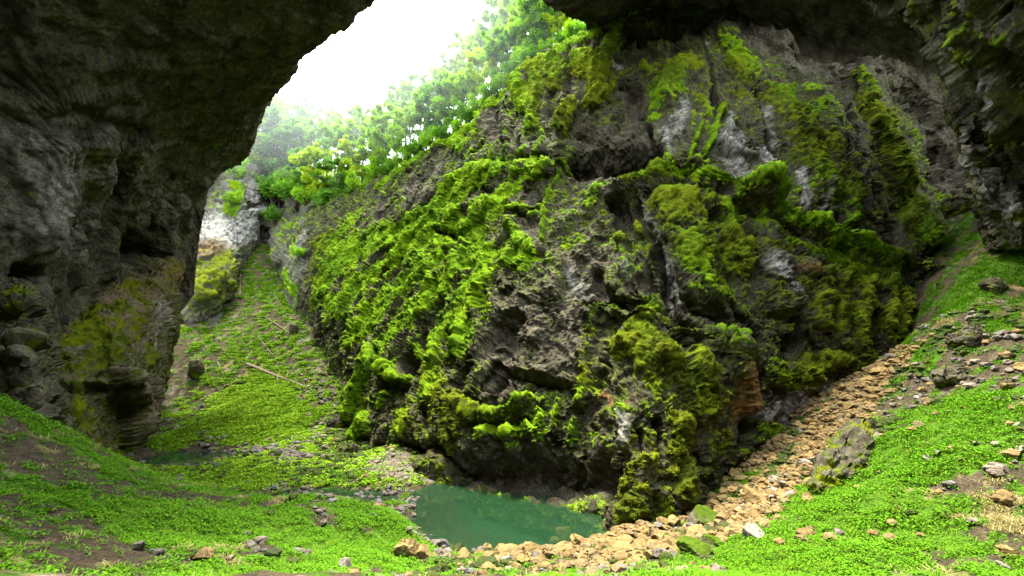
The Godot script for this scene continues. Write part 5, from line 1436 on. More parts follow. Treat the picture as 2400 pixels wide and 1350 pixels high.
const STONES := [
	[0, 12.05, -41, 1.99, 0],
	[0, 6.56, -27.75, 1.79, 1],
	[0, 5.11, -42.5, 3.01, 2],
	[0, 3.89, -42, 1.44, 3],
	[0, 17.54, -34, 1.86, 4],
	[2, 13.09, -32.5, 2.17, 5],
	[2, 9.37, -24.75, 1.85, 6],
	[2, 10.9, -26, 1.26, 7],
	[1, 12.86, -25.75, 1.51, 8],
	[0, 9.73, -30.75, 1.43, 9],
	[1, 15.58, -32.75, 0.86, 10],
	[1, 14.01, -30, 0.73, 11],
	[1, 19.95, -35.5, 0.79, 12],
	[1, 18.81, -33.75, 0.82, 13],
	[1, 21.85, -34.75, 0.91, 14],
	[1, 8.03, -24.75, 0.95, 15],
	[0, 11.33, -33.5, 1.08, 16],
	[1, 19.49, -33.25, 1.21, 17],
	[1, 18.33, -31, 0.81, 18],
	[0, 18.2, -17.5, 0.88, 19],
	[1, 17.27, -17, 0.41, 20],
	[0, 32.79, -36.25, 0.73, 21],
	[1, 31.6, -35.25, 0.93, 22],
	[0, 32.19, -29.5, 1.07, 23],
	[0, 29.38, -29.75, 0.36, 24],
	[1, 23.07, -25.75, 0.57, 25],
	[1, 23.42, -25.5, 0.52, 26],
	[0, 23.88, -25.25, 0.41, 27],
	[1, 24.82, -23.75, 0.34, 28],
	[1, 24.74, -24.75, 0.45, 29],
	[1, 21.66, -20.5, 0.31, 30],
	[1, 36.73, -43.5, 1.41, 31],
	[1, 24.91, -22.75, 0.46, 32],
	[1, -8.53, -24.5, 0.84, 33],
	[0, -6.35, -30, 2, 34],
	[0, -5.58, -30, 1.21, 35],
	[0, -3.29, -31.75, 0.83, 36],
	[0, -1.81, -33.5, 1.02, 37],
	[0, -0.88, -33, 1.07, 38],
	[1, -0.27, -27.75, 0.84, 39],
	[2, -10.33, -45.75, 1.2, 40],
	[2, -10.16, -41.75, 0.93, 41],
	[0, 7.2, -30, 1.04, 42],
	[0, 11.5, -29.75, 1.21, 42],
	[0, 7.24, -30, 1.08, 42],
	[0, 5.3, -33.5, 0.49, 42],
	[0, -2.49, -31.25, 0.42, 42],
	[0, -1.15, -25.5, 0.93, 42],
	[0, 4.13, -28.75, 0.7, 42],
	[0, 1.47, -30.25, 0.46, 42],
	[0, 2.69, -31.25, 0.86, 42],
	[0, -0.32, -31.75, 1.35, 42],
	[0, 2.02, -30.75, 0.67, 42],
	[0, 0.91, -31.5, 0.47, 42],
	[0, 3.68, -31, 0.96, 42],
	[0, 7.06, -30.5, 0.73, 42],
	[0, -0.33, -31.75, 0.5, 42],
	[0, 7.05, -31.25, 1.36, 42],
	[0, 11.62, -29.25, 0.48, 42],
	[0, 4.72, -33, 1.28, 42],
	[0, 1.36, -30.75, 1.32, 42],
	[0, 11.47, -33.5, 0.46, 42],
	[0, 4.97, -31.25, 0.43, 42],
	[0, 11.46, -30.5, 0.6, 42],
	[0, 7.86, -29.5, 1.12, 42],
	[0, 0.82, -31, 0.76, 42],
	[0, 6.44, -30, 0.62, 42],
	[0, 9.55, -29, 0.9, 42],
	[0, 9.97, -30.25, 0.67, 42],
	[0, 7.32, -32, 0.87, 42],
	[0, 6.49, -31, 1.09, 42],
	[0, 4.79, -29.75, 0.57, 42],
	[0, 10.56, -32.25, 0.81, 42],
	[0, 9.55, -29.5, 0.42, 42],
	[0, 8.4, -30.25, 0.42, 42],
	[0, -2.37, -27.25, 0.42, 42],
	[0, 1.15, -33, 1.03, 42],
	[0, 9.86, -31, 0.68, 42],
	[0, 8.61, -31, 0.71, 42],
	[0, 9.31, -28.5, 0.7, 42],
	[0, 3.24, -32.75, 1.23, 42],
	[0, -0.96, -29.5, 0.4, 42],
	[0, 11.46, -30, 0.46, 42],
	[0, 9.88, -29.25, 0.48, 42],
	[0, 8, -30.75, 0.55, 42],
	[0, 9.44, -30.25, 0.71, 42],
	[0, 8.95, -30, 0.41, 42],
	[0, 7.31, -30, 0.72, 42],
	[0, -0.57, -33, 0.6, 42],
	[0, -1.2, -31, 0.53, 42],
	[0, 0.26, -26.5, 0.53, 42],
	[0, 0.37, -29.25, 0.54, 42],
	[0, 3.31, -30.75, 0.6, 42],
	[0, 10.07, -26.75, 0.53, 43],
	[0, 7.8, -25, 1.09, 43],
	[0, 5.94, -25.5, 0.71, 43],
	[0, 12.52, -27.75, 0.74, 43],
	[0, 5.62, -25, 0.97, 43],
	[0, 6.29, -27.75, 0.63, 43],
	[0, 13.71, -29.75, 0.8, 43],
	[0, 8.1, -26, 0.41, 43],
	[0, 7.8, -26, 0.81, 43],
	[0, 9.3, -26.75, 0.54, 43],
	[0, 10.82, -27.5, 0.37, 43],
	[0, 6.81, -26, 1.05, 43],
	[0, 13.56, -27.25, 0.75, 43],
	[0, 6.36, -25, 0.84, 43],
	[0, 8.21, -25.25, 0.98, 43],
	[0, 6.17, -24, 0.33, 43],
	[0, 6.11, -25.5, 0.35, 43],
	[0, 7.82, -25.25, 0.62, 43],
	[0, 6.71, -25, 0.5, 43],
	[0, 13, -28, 0.63, 43],
	[0, 13.17, -30.5, 0.46, 43],
	[0, 7.09, -27.75, 0.38, 43],
	[0, 8.3, -26, 0.36, 43],
	[0, 8.18, -24.75, 0.34, 43],
	[0, 7.12, -26.25, 0.5, 43],
	[0, 9.3, -27, 0.47, 43],
	[0, 24.98, -43.75, 1, 44],
	[0, 21.4, -43, 0.43, 44],
	[0, 32.28, -42.25, 0.77, 44],
	[0, 29.68, -44.25, 0.54, 44],
	[0, 30.01, -46, 0.71, 44],
	[0, 24.65, -41.75, 0.4, 44],
	[0, 20.39, -43, 0.85, 44],
	[0, 25.62, -45.5, 0.83, 44],
	[0, 33.3, -45, 0.87, 44],
	[0, 14.73, -36.75, 0.37, 44],
	[0, 29.25, -44, 0.88, 44],
	[0, 17.92, -33.75, 0.42, 44],
	[0, 19.45, -41, 1.3, 44],
	[0, 18.16, -37.5, 0.4, 44],
	[0, 21.76, -41.5, 0.81, 44],
	[0, 43.5, -54, 0.55, 44],
	[0, 30.13, -46, 0.46, 44],
	[0, 21.21, -38.75, 0.7, 44],
	[0, 25.95, -38.25, 0.5, 44],
	[0, 16.95, -38.5, 0.65, 44],
	[0, 17.3, -35, 0.34, 44],
	[0, 32, -43.5, 0.56, 44],
	[0, 16.15, -37.75, 0.72, 44],
	[0, 19.01, -35.5, 0.68, 44],
	[0, 23.39, -38.75, 0.38, 44],
	[0, 24.84, -41.25, 0.4, 44],
	[0, 29.79, -45.75, 0.85, 44],
	[0, 18.88, -37.5, 0.98, 44],
	[0, 22.98, -38, 0.92, 44],
	[0, 30.66, -43.5, 0.42, 44],
	[0, 27.92, -44.5, 0.88, 44],
	[0, 27.5, -43.5, 0.45, 44],
	[0, 31.88, -43.75, 1.04, 44],
	[0, 40.58, -55, 1.07, 44],
	[0, 22.55, -42.5, 0.83, 44],
	[0, 19.51, -40, 1.02, 44],
	[0, 33.25, -43.25, 0.43, 44],
	[0, 33.95, -43, 1.01, 44],
	[0, 14.79, -35, 0.43, 44],
	[0, 32.62, -46, 0.62, 44],
	[0, 27.35, -43, 0.79, 44],
	[0, 24.3, -38.5, 0.39, 44],
	[0, 24.22, -38.75, 0.38, 44],
	[0, 27.58, -40.75, 0.41, 44],
	[0, 20.05, -37.5, 1.24, 44],
	[0, 16.47, -38.25, 0.37, 44],
	[0, 14.82, -39.25, 1.12, 44],
	[0, 31.68, -40.25, 0.46, 44],
	[0, 32.19, -45, 1.14, 44],
	[0, 17.94, -38.5, 1.01, 44],
	[0, 32.84, -41.5, 0.96, 44],
	[0, 29.75, -40.5, 0.47, 44],
	[0, 42.47, -55, 0.69, 44],
	[0, 15.56, -40.5, 1.03, 44],
	[0, 16.88, -36, 0.46, 44],
	[0, 40.66, -52.75, 1.29, 44],
	[0, 18.85, -39.25, 0.69, 44],
	[0, 21.99, -38.75, 0.47, 44],
	[0, 33.67, -43, 0.93, 44],
	[0, 14.07, -29.75, 0.34, 44],
	[0, 32.27, -44.25, 0.8, 44],
	[0, 23.11, -39.25, 0.47, 44],
	[0, 33.35, -41.75, 0.43, 44],
	[0, 26.72, -44.75, 0.44, 44],
	[0, 27.63, -41, 1.02, 44],
	[0, 18.98, -35.5, 0.84, 44],
	[0, 24.69, -44.5, 0.85, 44],
	[0, 33.16, -45.25, 1.34, 44],
	[0, 27.76, -38.25, 0.45, 44],
	[0, 31.26, -41, 0.73, 44],
	[0, 22.55, -40, 0.98, 44],
	[0, 30.35, -41.25, 1.09, 44],
	[0, 18.13, -38.5, 1.19, 44],
	[0, 27.01, -46.75, 1.25, 44],
	[0, 15.54, -35.75, 0.36, 44],
	[0, 17.51, -39, 0.92, 44],
	[0, 26.52, -39.5, 0.73, 44],
	[0, 17.62, -38.5, 0.45, 44],
	[0, 24.68, -44.5, 0.43, 44],
	[0, 35.22, -43.25, 1.45, 44],
	[0, 27.58, -41, 0.49, 44],
	[0, 18.75, -36.75, 0.35, 44],
	[0, 36.5, -44.25, 0.53, 44],
	[0, 21.5, -42.25, 1.03, 44],
	[0, 14.05, -34.5, 0.54, 44],
	[0, 16.4, -36, 0.78, 44],
	[0, 21.57, -37, 1.25, 44],
	[0, 33.73, -41.75, 0.41, 44],
	[0, 15.63, -38.25, 0.37, 44],
	[0, 30.5, -40.75, 0.4, 44],
	[1, 14.81, -31.75, 0.42, 45],
	[1, 22.12, -36, 0.35, 45],
	[1, 16.63, -34, 0.49, 45],
	[1, 13.72, -31.25, 0.61, 45],
	[1, 20.86, -36.25, 0.65, 45],
	[1, 20.11, -35.75, 0.86, 45],
	[1, 19.37, -35.25, 0.44, 45],
	[1, 19.43, -37.25, 0.67, 45],
	[1, 12.24, -29, 0.62, 45],
	[1, 17.84, -35, 0.38, 45],
	[1, 17.84, -32, 0.74, 45],
	[1, 13.89, -30.75, 0.3, 45],
	[1, 19.66, -34, 0.74, 45],
	[1, 14.79, -30.25, 0.32, 45],
	[1, 20.49, -36.75, 0.88, 45],
	[1, 15.02, -34, 0.33, 45],
	[1, 21.69, -35.5, 0.36, 45],
	[1, 16.89, -36, 0.35, 45],
	[1, 12.87, -29.5, 0.28, 45],
	[1, 20.48, -34.5, 0.76, 45],
	[1, 22.58, -34.25, 0.84, 45],
	[1, 23, -38.25, 0.59, 45],
	[1, 17.43, -35, 0.79, 45],
	[1, 21.87, -36, 0.45, 45],
	[2, -33.22, -85.75, 1.06, 46],
	[2, -29.04, -82.75, 0.94, 46],
	[2, -23.37, -62.25, 1.1, 46],
	[2, -23.91, -66.25, 0.66, 46],
	[2, -29.71, -75.25, 1.68, 46],
	[2, -30.53, -76.5, 0.86, 46],
	[2, -31.77, -89, 1.15, 46],
	[2, -34.91, -88, 1.18, 46],
	[2, -17.99, -52.5, 0.51, 46],
	[2, -31.91, -84.25, 1.43, 46],
	[2, -23.45, -65, 0.63, 46],
	[2, -25.62, -69.25, 0.74, 46],
	[2, -31.02, -81.25, 1.05, 46],
	[2, -20.78, -55.75, 1.3, 46],
	[2, -24.03, -70.5, 1.09, 46],
	[2, -20.79, -58.5, 0.57, 46],
	[2, -23.82, -58.25, 0.65, 46],
	[2, -33.28, -86.75, 1.17, 46],
	[2, -29.3, -77.5, 1.45, 46],
	[2, -23.63, -65, 0.73, 46],
	[2, -24.64, -65.25, 1.27, 46],
	[2, -31.27, -86.25, 1.75, 46],
	[2, -29.36, -82.25, 1.26, 46],
	[2, -25.03, -71.25, 0.77, 46],
	[2, -23.73, -58.75, 0.57, 46],
	[2, -24.66, -68, 1.19, 46],
	[2, -22.16, -57.25, 0.55, 46],
	[2, -24.79, -64.5, 0.73, 46],
	[2, -30.46, -85.25, 0.83, 46],
	[2, -32.44, -89, 1.08, 46],
	[1, -29.63, -59.25, 0.34, 47],
	[1, -31.72, -64.25, 0.4, 47],
	[1, -27.36, -59.75, 0.41, 47],
	[1, -28.94, -63, 0.38, 47],
	[1, -25.71, -56.75, 0.51, 47],
	[1, -27.88, -58, 0.5, 47],
	[1, -27.41, -58.5, 0.47, 47],
	[1, -29.94, -60, 0.56, 47],
	[1, -30.99, -62.25, 0.4, 47],
	[1, -28.49, -60.25, 0.35, 47],
	[1, -28.61, -59, 0.62, 47],
	[1, -26.6, -59, 0.42, 47],
	[1, -28.14, -60.5, 0.49, 47],
	[1, -30.41, -62.75, 0.62, 47]]
const STONE_LABELS := [["ochre stone with a rounded back at the corner of the pool and buttress", ""], ["large flat-faced ochre stone in the middle of the rubble at the bottom edge", ""], ["largest ochre stone on the near shore of the pool", ""], ["small pale ochre stone touching the largest shore stone", ""], ["long brown stone lying on the rubble slope", ""], ["mossy dark boulder beside the rubble below the buttress", ""], ["wide moss-topped stone near the bottom edge of the rubble", ""], ["smaller mossy stone just right of the wide moss-topped one", ""], ["dark grey flat stone at the edge of the green slope", ""], ["tilted brown stone between the pool corner and the mossy stones", ""], ["small dark stone below the long brown stone", ""], ["dark rounded stone left of the grey flat stone", ""], ["upright pale stone on the rubble slope", ""], ["pale rounded stone under the upright pale stone", ""], ["grey stone high on the rubble slope beside the slab boulder", ""], ["grey stone at the bottom edge of the rubble", ""], ["small ochre stone right of the stone at the pool corner", ""], ["dark stone half sunk below the slab boulder", ""], ["grey stone at the lower left of the slab boulder", ""], ["orange-brown angular stone at the bottom right corner", ""], ["small stone under the angular stone at the bottom right", ""], ["small ochre stone on the green slope above the bare patch", ""], ["dark stone touching the small ochre stone on the green slope", ""], ["upright ochre stone near the right edge of the slope", ""], ["little pale stone alone on the right slope", ""], ["grey stone on the straw patch of the right slope", ""], ["second grey stone on the straw patch of the right slope", ""], ["small ochre stone at the end of the straw patch stones", ""], ["small grey stone near the right edge, middle of the slope", ""], ["pale flat stone on the right slope", ""], ["small pale stone near the right edge above the corner stone", ""], ["pale block at the foot of the cliff where the right slope begins", ""], ["grey stone cut by the right edge of the picture", ""], ["lone dark stone in the grass at the bottom left of centre", ""], ["flat brown stone at the near left shore of the pool", ""], ["brown stone beside the flat one at the near left shore", ""], ["small brown stone between the grass and the rubble on the shore", ""], ["ochre stone at the left end of the shore rubble", ""], ["rounded ochre stone next in line along the shore rubble", ""], ["yellowish stone in front of the shore rubble", ""], ["small mossy stone on the spit where the stream enters the pool", ""], ["dark mossy stone at the end of the grassy spit", ""], ["small ochre stone in the rubble along the near shore of the pool", "ochre stones along the shore"], ["ochre stone in the rubble at the bottom edge", "ochre stones at the bottom edge"], ["ochre stone on the rubble slope between the buttress and the slab boulder", "ochre stones on the rubble slope"], ["grey stone among the ochre rubble on the slope", "grey stones on the rubble slope"], ["mossy stone heaped at the foot of the cliff beside the talus cone", "mossy stones at the cliff foot"], ["pale stone on the white gravel patch", "stones on the white gravel patch"]]
const TREES := [
	[0, -35.84, 66.4, -119, 18.21, 0],
	[0, -29.26, 68.25, -114, 15.12, 1],
	[1, -22.71, 70.19, -110, 15.71, 2],
	[3, -19.54, 70.23, -106, 15.14, 3],
	[1, -14.76, 70.22, -103, 16.81, 4],
	[0, -10.53, 70.56, -99, 13.13, 5],
	[2, -6.48, 72.55, -95, 13.57, 6],
	[1, -2.72, 74.91, -92, 14.08, 7],
	[3, -0.47, 75.7, -89, 10.9, 8],
	[0, 2.57, 76.42, -86, 14.04, 9],
	[1, 4.95, 77.14, -84, 15.43, 10],
	[3, 7.14, 76.4, -81, 11.57, 11],
	[2, 9.19, 76.17, -79, 9.67, 12],
	[2, 11.23, 75.78, -77, 7.07, 13],
	[2, 12.74, 75.15, -75, 4.59, 14],
	[0, -34.93, 92.03, -140, 17.14, 15],
	[1, -25.24, 94.4, -134, 17.77, 15],
	[0, -11.81, 97.17, -124, 16.45, 15],
	[1, -6.28, 97.93, -118, 16.85, 15],
	[0, -1.2, 99.59, -112, 17.14, 15],
	[0, 7.06, 98.18, -100, 15.3, 15],
	[0, -36.86, 83.09, -132, 17.51, 15],
	[1, -28.66, 86.7, -128, 16.98, 15],
	[0, -19.17, 88.09, -122, 16.18, 15],
	[2, -14.29, 89.68, -118, 14.45, 15],
	[0, -8.31, 90.33, -112, 14.85, 15],
	[1, -4.03, 92.65, -108, 15.43, 15],
	[0, 1.11, 93.87, -103, 15.76, 15],
	[1, 4.24, 94.68, -98, 15, 15],
	[0, 9.27, 93.34, -95, 13.57, 15],
	[1, 12.5, 91.93, -92, 10.32, 15],
	[2, -56.99, 60.27, -124, 15.18, 16],
	[2, -47.05, 63.15, -122, 13.69, 17],
	[3, -51.84, 57.59, -121, 13.58, 18],
	[0, -40.63, 64.68, -121, 16.05, 19],
	[0, -45.78, 71.13, -128, 18.28, 20],
	[1, -55.12, 70.09, -132, 17.51, 21],
	[3, -63.83, 64.35, -130, 13.26, 22],
	[1, -66.47, 75.82, -140, 17.14, 23],
	[0, -76.09, 79.31, -146, 19.36, 24],
	[3, -76.34, 69.72, -138, 21.12, 25],
	[3, -81.33, 72.37, -139, 24.11, 26],
	[2, -84.78, 74.76, -136, 19.42, 27],
	[0, -85.32, 82.13, -142, 24.63, 28],
	[2, -86.88, 73.13, -134, 15.04, 29],
	[1, -85.03, 89.33, -150, 19.89, 30],
	[0, -42.74, 79.71, -134, 15.04, 31],
	[1, -54.06, 83.69, -142, 15.94, 32],
	[0, -64.59, 85.68, -146, 16.38, 33],
	[1, -75.2, 90.35, -152, 15.51, 34],
	[0, -37.84, 92.03, -140, 12.85, 35],
	[4, -82.34, 103.32, -160, 19.59, 36],
	[5, -82.4, 101.91, -164, 14.22, 37],
	[4, -74.1, 98.79, -165, 18.52, 38],
	[5, -71.06, 98.39, -166, 16.94, 39],
	[4, -62.65, 98.27, -164, 19.24, 40],
	[5, -60.37, 96.96, -165, 13.47, 41],
	[5, -90.5, 103.97, -158, 14.51, 42]]
const TREE_LABELS := ["slim broadleaf tree at the low left end of the mossy rim", "light green tree second along the mossy rim", "pale tree third along the mossy rim", "dark-crowned straight tree standing out on the mossy rim", "darker tree right of the straight dark one on the rim", "pale green tree above the dark bare cliff face", "yellow-green tree half way up the rim", "pale tall tree right of the half-way tree on the rim", "dark small tree at the bend of the rim", "light tree above the upper rim", "tall light tree where the sky meets the upper rim", "dark tree near the top of the rim", "yellow-green tree close to the cave ceiling", "small bright tree next to the cave ceiling", "last small bright tree under the edge of the cave ceiling", "hazy pale broadleaf tree in the second row above the rim", "bright yellow-green maple leaning over the gully cliff", "brightest yellow-green tree at the low end of the rim", "thin-stemmed tree growing from the cliff below the maples", "light green tree between the maples and the mossy rim", "pale tree behind the bright maples", "mid green tree behind the yellow-green maple", "dark green tree above the gully", "green tree behind the gully tree", "tree on the saddle behind the pale cliff", "dark leafy tree hanging on top of the pale cliff", "dark tall tree left of the hanging one on the pale cliff", "yellow-green tree against the edge of the overhang", "tall light tree rising beside the overhang", "low yellow-green tree where the overhang meets the pale cliff", "green tree high on the slope by the overhang", "round pale tree on the slope above the maples", "hazy green tree below the conifers", "pale tree below the left conifer pair", "hazy tree between saddle and conifers", "faint tree on the middle skyline", "tall thin conifer nearest to the overhang", "short bare-topped conifer beside the tall thin one", "dark conifer left of centre on the skyline", "slightly shorter conifer touching the dark skyline one", "conifer standing right of the pair on the skyline", "small conifer at the right foot of the skyline group", "conifer peeping out beside the overhang", "low leafy shrub in the hedge of undergrowth along the mossy rim", "dark shrub hanging down the pale cliff", "bright shrub on the right shoulder of the pale cliff", "yellow-green shrub on the left shoulder of the pale cliff", "small shrub on the pale cliff ledge", "dark shrub at the top of the gully", "light shrub right of the gully", "dark shrub under the bright maples", "shrub on the cliff edge below the brightest tree", "bright shrub at the start of the mossy rim", "dark shrub low in the gully", "small pale shrub on the rock right of the gully"]
const SHRUBS := [
	[0, -37.82, 63.1, -118, 6.47, 43],
	[1, -33.45, 63.93, -115, 4.98, 43],
	[0, -29.24, 65.03, -112, 5.28, 43],
	[1, -25.21, 66.25, -109, 5.67, 43],
	[0, -19.85, 66.2, -104, 5.71, 43],
	[1, -16.2, 66.56, -101, 4.86, 43],
	[0, -12.28, 66.15, -97, 4.29, 43],
	[1, -9.4, 67.61, -95, 5.39, 43],
	[0, -6.74, 68.59, -92, 4.6, 43],
	[1, -4.26, 70.46, -90, 4.5, 43],
	[0, -1.86, 71.92, -88, 3.9, 43],
	[1, 0.46, 72.78, -86, 4.8, 43],
	[0, 2.83, 72.93, -83, 4.63, 43],
	[1, 4.96, 72.84, -80, 4.23, 43],
	[0, 7.11, 73.01, -78, 2.7, 43],
	[1, 9.41, 72.92, -76, 3, 43],
	[0, 11.42, 71.95, -73, 3.79, 43],
	[1, 12.67, 71.19, -71, 3.49, 43],
	[1, -76.91, 64.26, -136, 9.16, 44],
	[0, -73.79, 67.87, -136, 7.85, 45],
	[0, -85.9, 67.95, -131, 7.56, 46],
	[0, -83.86, 59.5, -127, 4.89, 47],
	[1, -66.95, 61.98, -130, 8.76, 48],
	[0, -60.97, 59.13, -126, 7.28, 49],
	[1, -54.64, 56.37, -122, 7.05, 50],
	[1, -48.43, 57.56, -120, 6.47, 51],
	[0, -43.37, 59.71, -119, 6.41, 52],
	[1, -74.58, 56.13, -133, 5.63, 53],
	[0, -56.33, 40.55, -114, 3.29, 54]]
const FOREST := [-90.86, 66.57, -121.81, -90.24, 70.67, -129.79, -85.54, 72.06, -132.78, -83.04, 73.47, -137.76, -79.53, 73.76, -141.75, -69.28, 68.41, -137.74, -53.49, 57.77, -123.73, -39.52, 60.01, -117.71, -26.07, 62.37, -107.7, -14.36, 63.63, -97.74, -3.46, 66.94, -86.84, 4.65, 68.56, -76.94, 13.14, 67.84, -69.01, 22.6, 72.28, -70, 35.17, 75.83, -71.99, -92.99, 69.47, -123.62, -92.23, 73.57, -131.76, -87.4, 74.96, -134.87, -84.77, 76.37, -139.97, -81.12, 76.66, -144.06, -70.68, 71.31, -140.16, -54.61, 60.67, -126.29, -40.07, 62.91, -120.45, -25.78, 65.27, -110.49, -12.99, 66.53, -100.18, -1.1, 69.84, -88.34, 7.39, 71.46, -77.49, 15.94, 70.74, -68.94, 25.4, 75.18, -70, 37.96, 78.73, -72.08, -97.94, 72.57, -127.83, -96.85, 76.67, -136.34, -91.7, 78.06, -139.74, -88.78, 79.47, -145.09, -84.81, 79.76, -149.41, -73.94, 74.41, -145.79, -57.22, 63.77, -132.25, -41.34, 66.01, -126.83, -25.11, 68.37, -116.95, -9.79, 69.63, -105.84, 4.39, 72.94, -91.82, 13.77, 74.56, -78.77, 22.44, 73.84, -68.79, 31.9, 78.28, -70, 44.46, 81.83, -72.27, -109.36, 80.07, -137.56, -107.49, 84.17, -146.91, -101.64, 85.56, -150.97, -98.02, 86.97, -156.9, -93.33, 87.26, -161.75, -81.46, 81.91, -158.76, -63.23, 71.27, -145.99, -44.27, 73.51, -141.54, -23.56, 75.87, -131.87, -2.43, 77.13, -118.91, 17.06, 80.44, -99.86, 28.48, 82.06, -81.71, 37.44, 81.34, -68.45, 46.9, 85.78, -70, 59.45, 89.33, -72.73, -136.77, 103.07, -160.89, -133.04, 107.17, -172.26, -125.5, 108.56, -177.94, -120.21, 109.97, -185.25, -113.79, 110.26, -191.38, -99.52, 104.91, -189.91, -77.65, 94.27, -178.97, -51.32, 96.51, -176.84, -19.83, 98.87, -167.68, 15.25, 100.13, -150.27, 47.46, 103.44, -119.14, 63.77, 105.06, -88.79, 73.43, 104.34, -67.62, 82.9, 108.78, -70, 95.44, 112.33, -73.83]
const FOREST_COLS := 15
const BOULDERS := [
	[22.91, 0.25, -31.62, 5.73, 1, 1.25, 0, 0.61, 0.29, 801, 0.5, "long dark slab boulder with a mossy back on the right slope"],
	[-65.8, 1.3, -93.75, 1.35, 2.17, 1.35, 0.1, 0.3, 0.1, 802, 0.45, "mossy green boulder standing alone on the talus cone"],
	[1.08, 0.29, -54.25, 1.04, 0.73, 0.73, 0, 0.2, 0.1, 803, -0.3, "wet dark rock at the waterline under the cliff"],
	[-30.69, 0.37, -80.75, 1.71, 1.24, 1.4, 0, 0.5, 0, 804, 0.3, "mossy boulder wedged between the cone and the cliff"],
	[-23.33, 0.27, -66, 1.52, 0.89, 1.14, 0, 0.9, 0, 805, 0.5, "low green boulder at the cliff foot by the flat"],
	[38.64, 0.17, -37.75, 1.6, 0.87, 1.09, 0, 0.4, 0.4, 806, 0.35, "mossy knoll of rock rising from the upper right slope"],
	[34.57, 0.06, -35.25, 1.7, 0.61, 0.88, 0, 0.2, 0.3, 807, 0.1, "dark broken rock band in the middle of the right slope"],
	[65.62, 0.84, -62.5, 2.05, 1.68, 1.44, 0, 0.2, 0.2, 808, 0.5, "rounded mossy boulder at the mouth of the black recess"],
	[49.04, 0.21, -44.5, 1.28, 0.69, 0.86, 0, 1, 0.3, 809, 0.2, "rock sticking out of the turf below the pillar"],
	[-51.76, 0.71, -105.75, 1.02, 1.42, 1.02, 0, 0.3, 0.2, 810, 0, "pale slab standing beside the right edge of the cone"]]
const LOGS := [
	[-57.49, -97.5, -39.69, -89.5, 0.38, 0.22, 1, 5, "longest dark fallen log lying across the talus cone"],
	[-59.96, -105, -52.94, -99.75, 0.2, 0.12, 2, 1, "thin log above the longest one on the cone"],
	[-64.38, -112.5, -49.51, -103.5, 0.18, 0.1, 3, 2, "pale thin pole high on the right side of the cone"],
	[-70.28, -108.25, -66.18, -110, 0.18, 0.12, 4, 0, "short level log below the mossy rock"],
	[-63.87, -97.5, -61.11, -95, 0.16, 0.1, 5, 1, "short upright-lying stick left of the middle of the cone"],
	[-78.61, -125.5, -72.78, -117.25, 0.2, 0.14, 6, 0, "narrow log at the head of the cone"],
	[-65.16, -119.5, -57.73, -112.25, 0.15, 0.1, 7, 0, "small stick on the upper right of the cone"],
	[-1.36, -30.75, -1.36, -38.25, 0.06, 0.04, 8, 1, "thin broken stick on the shore rubble"]]

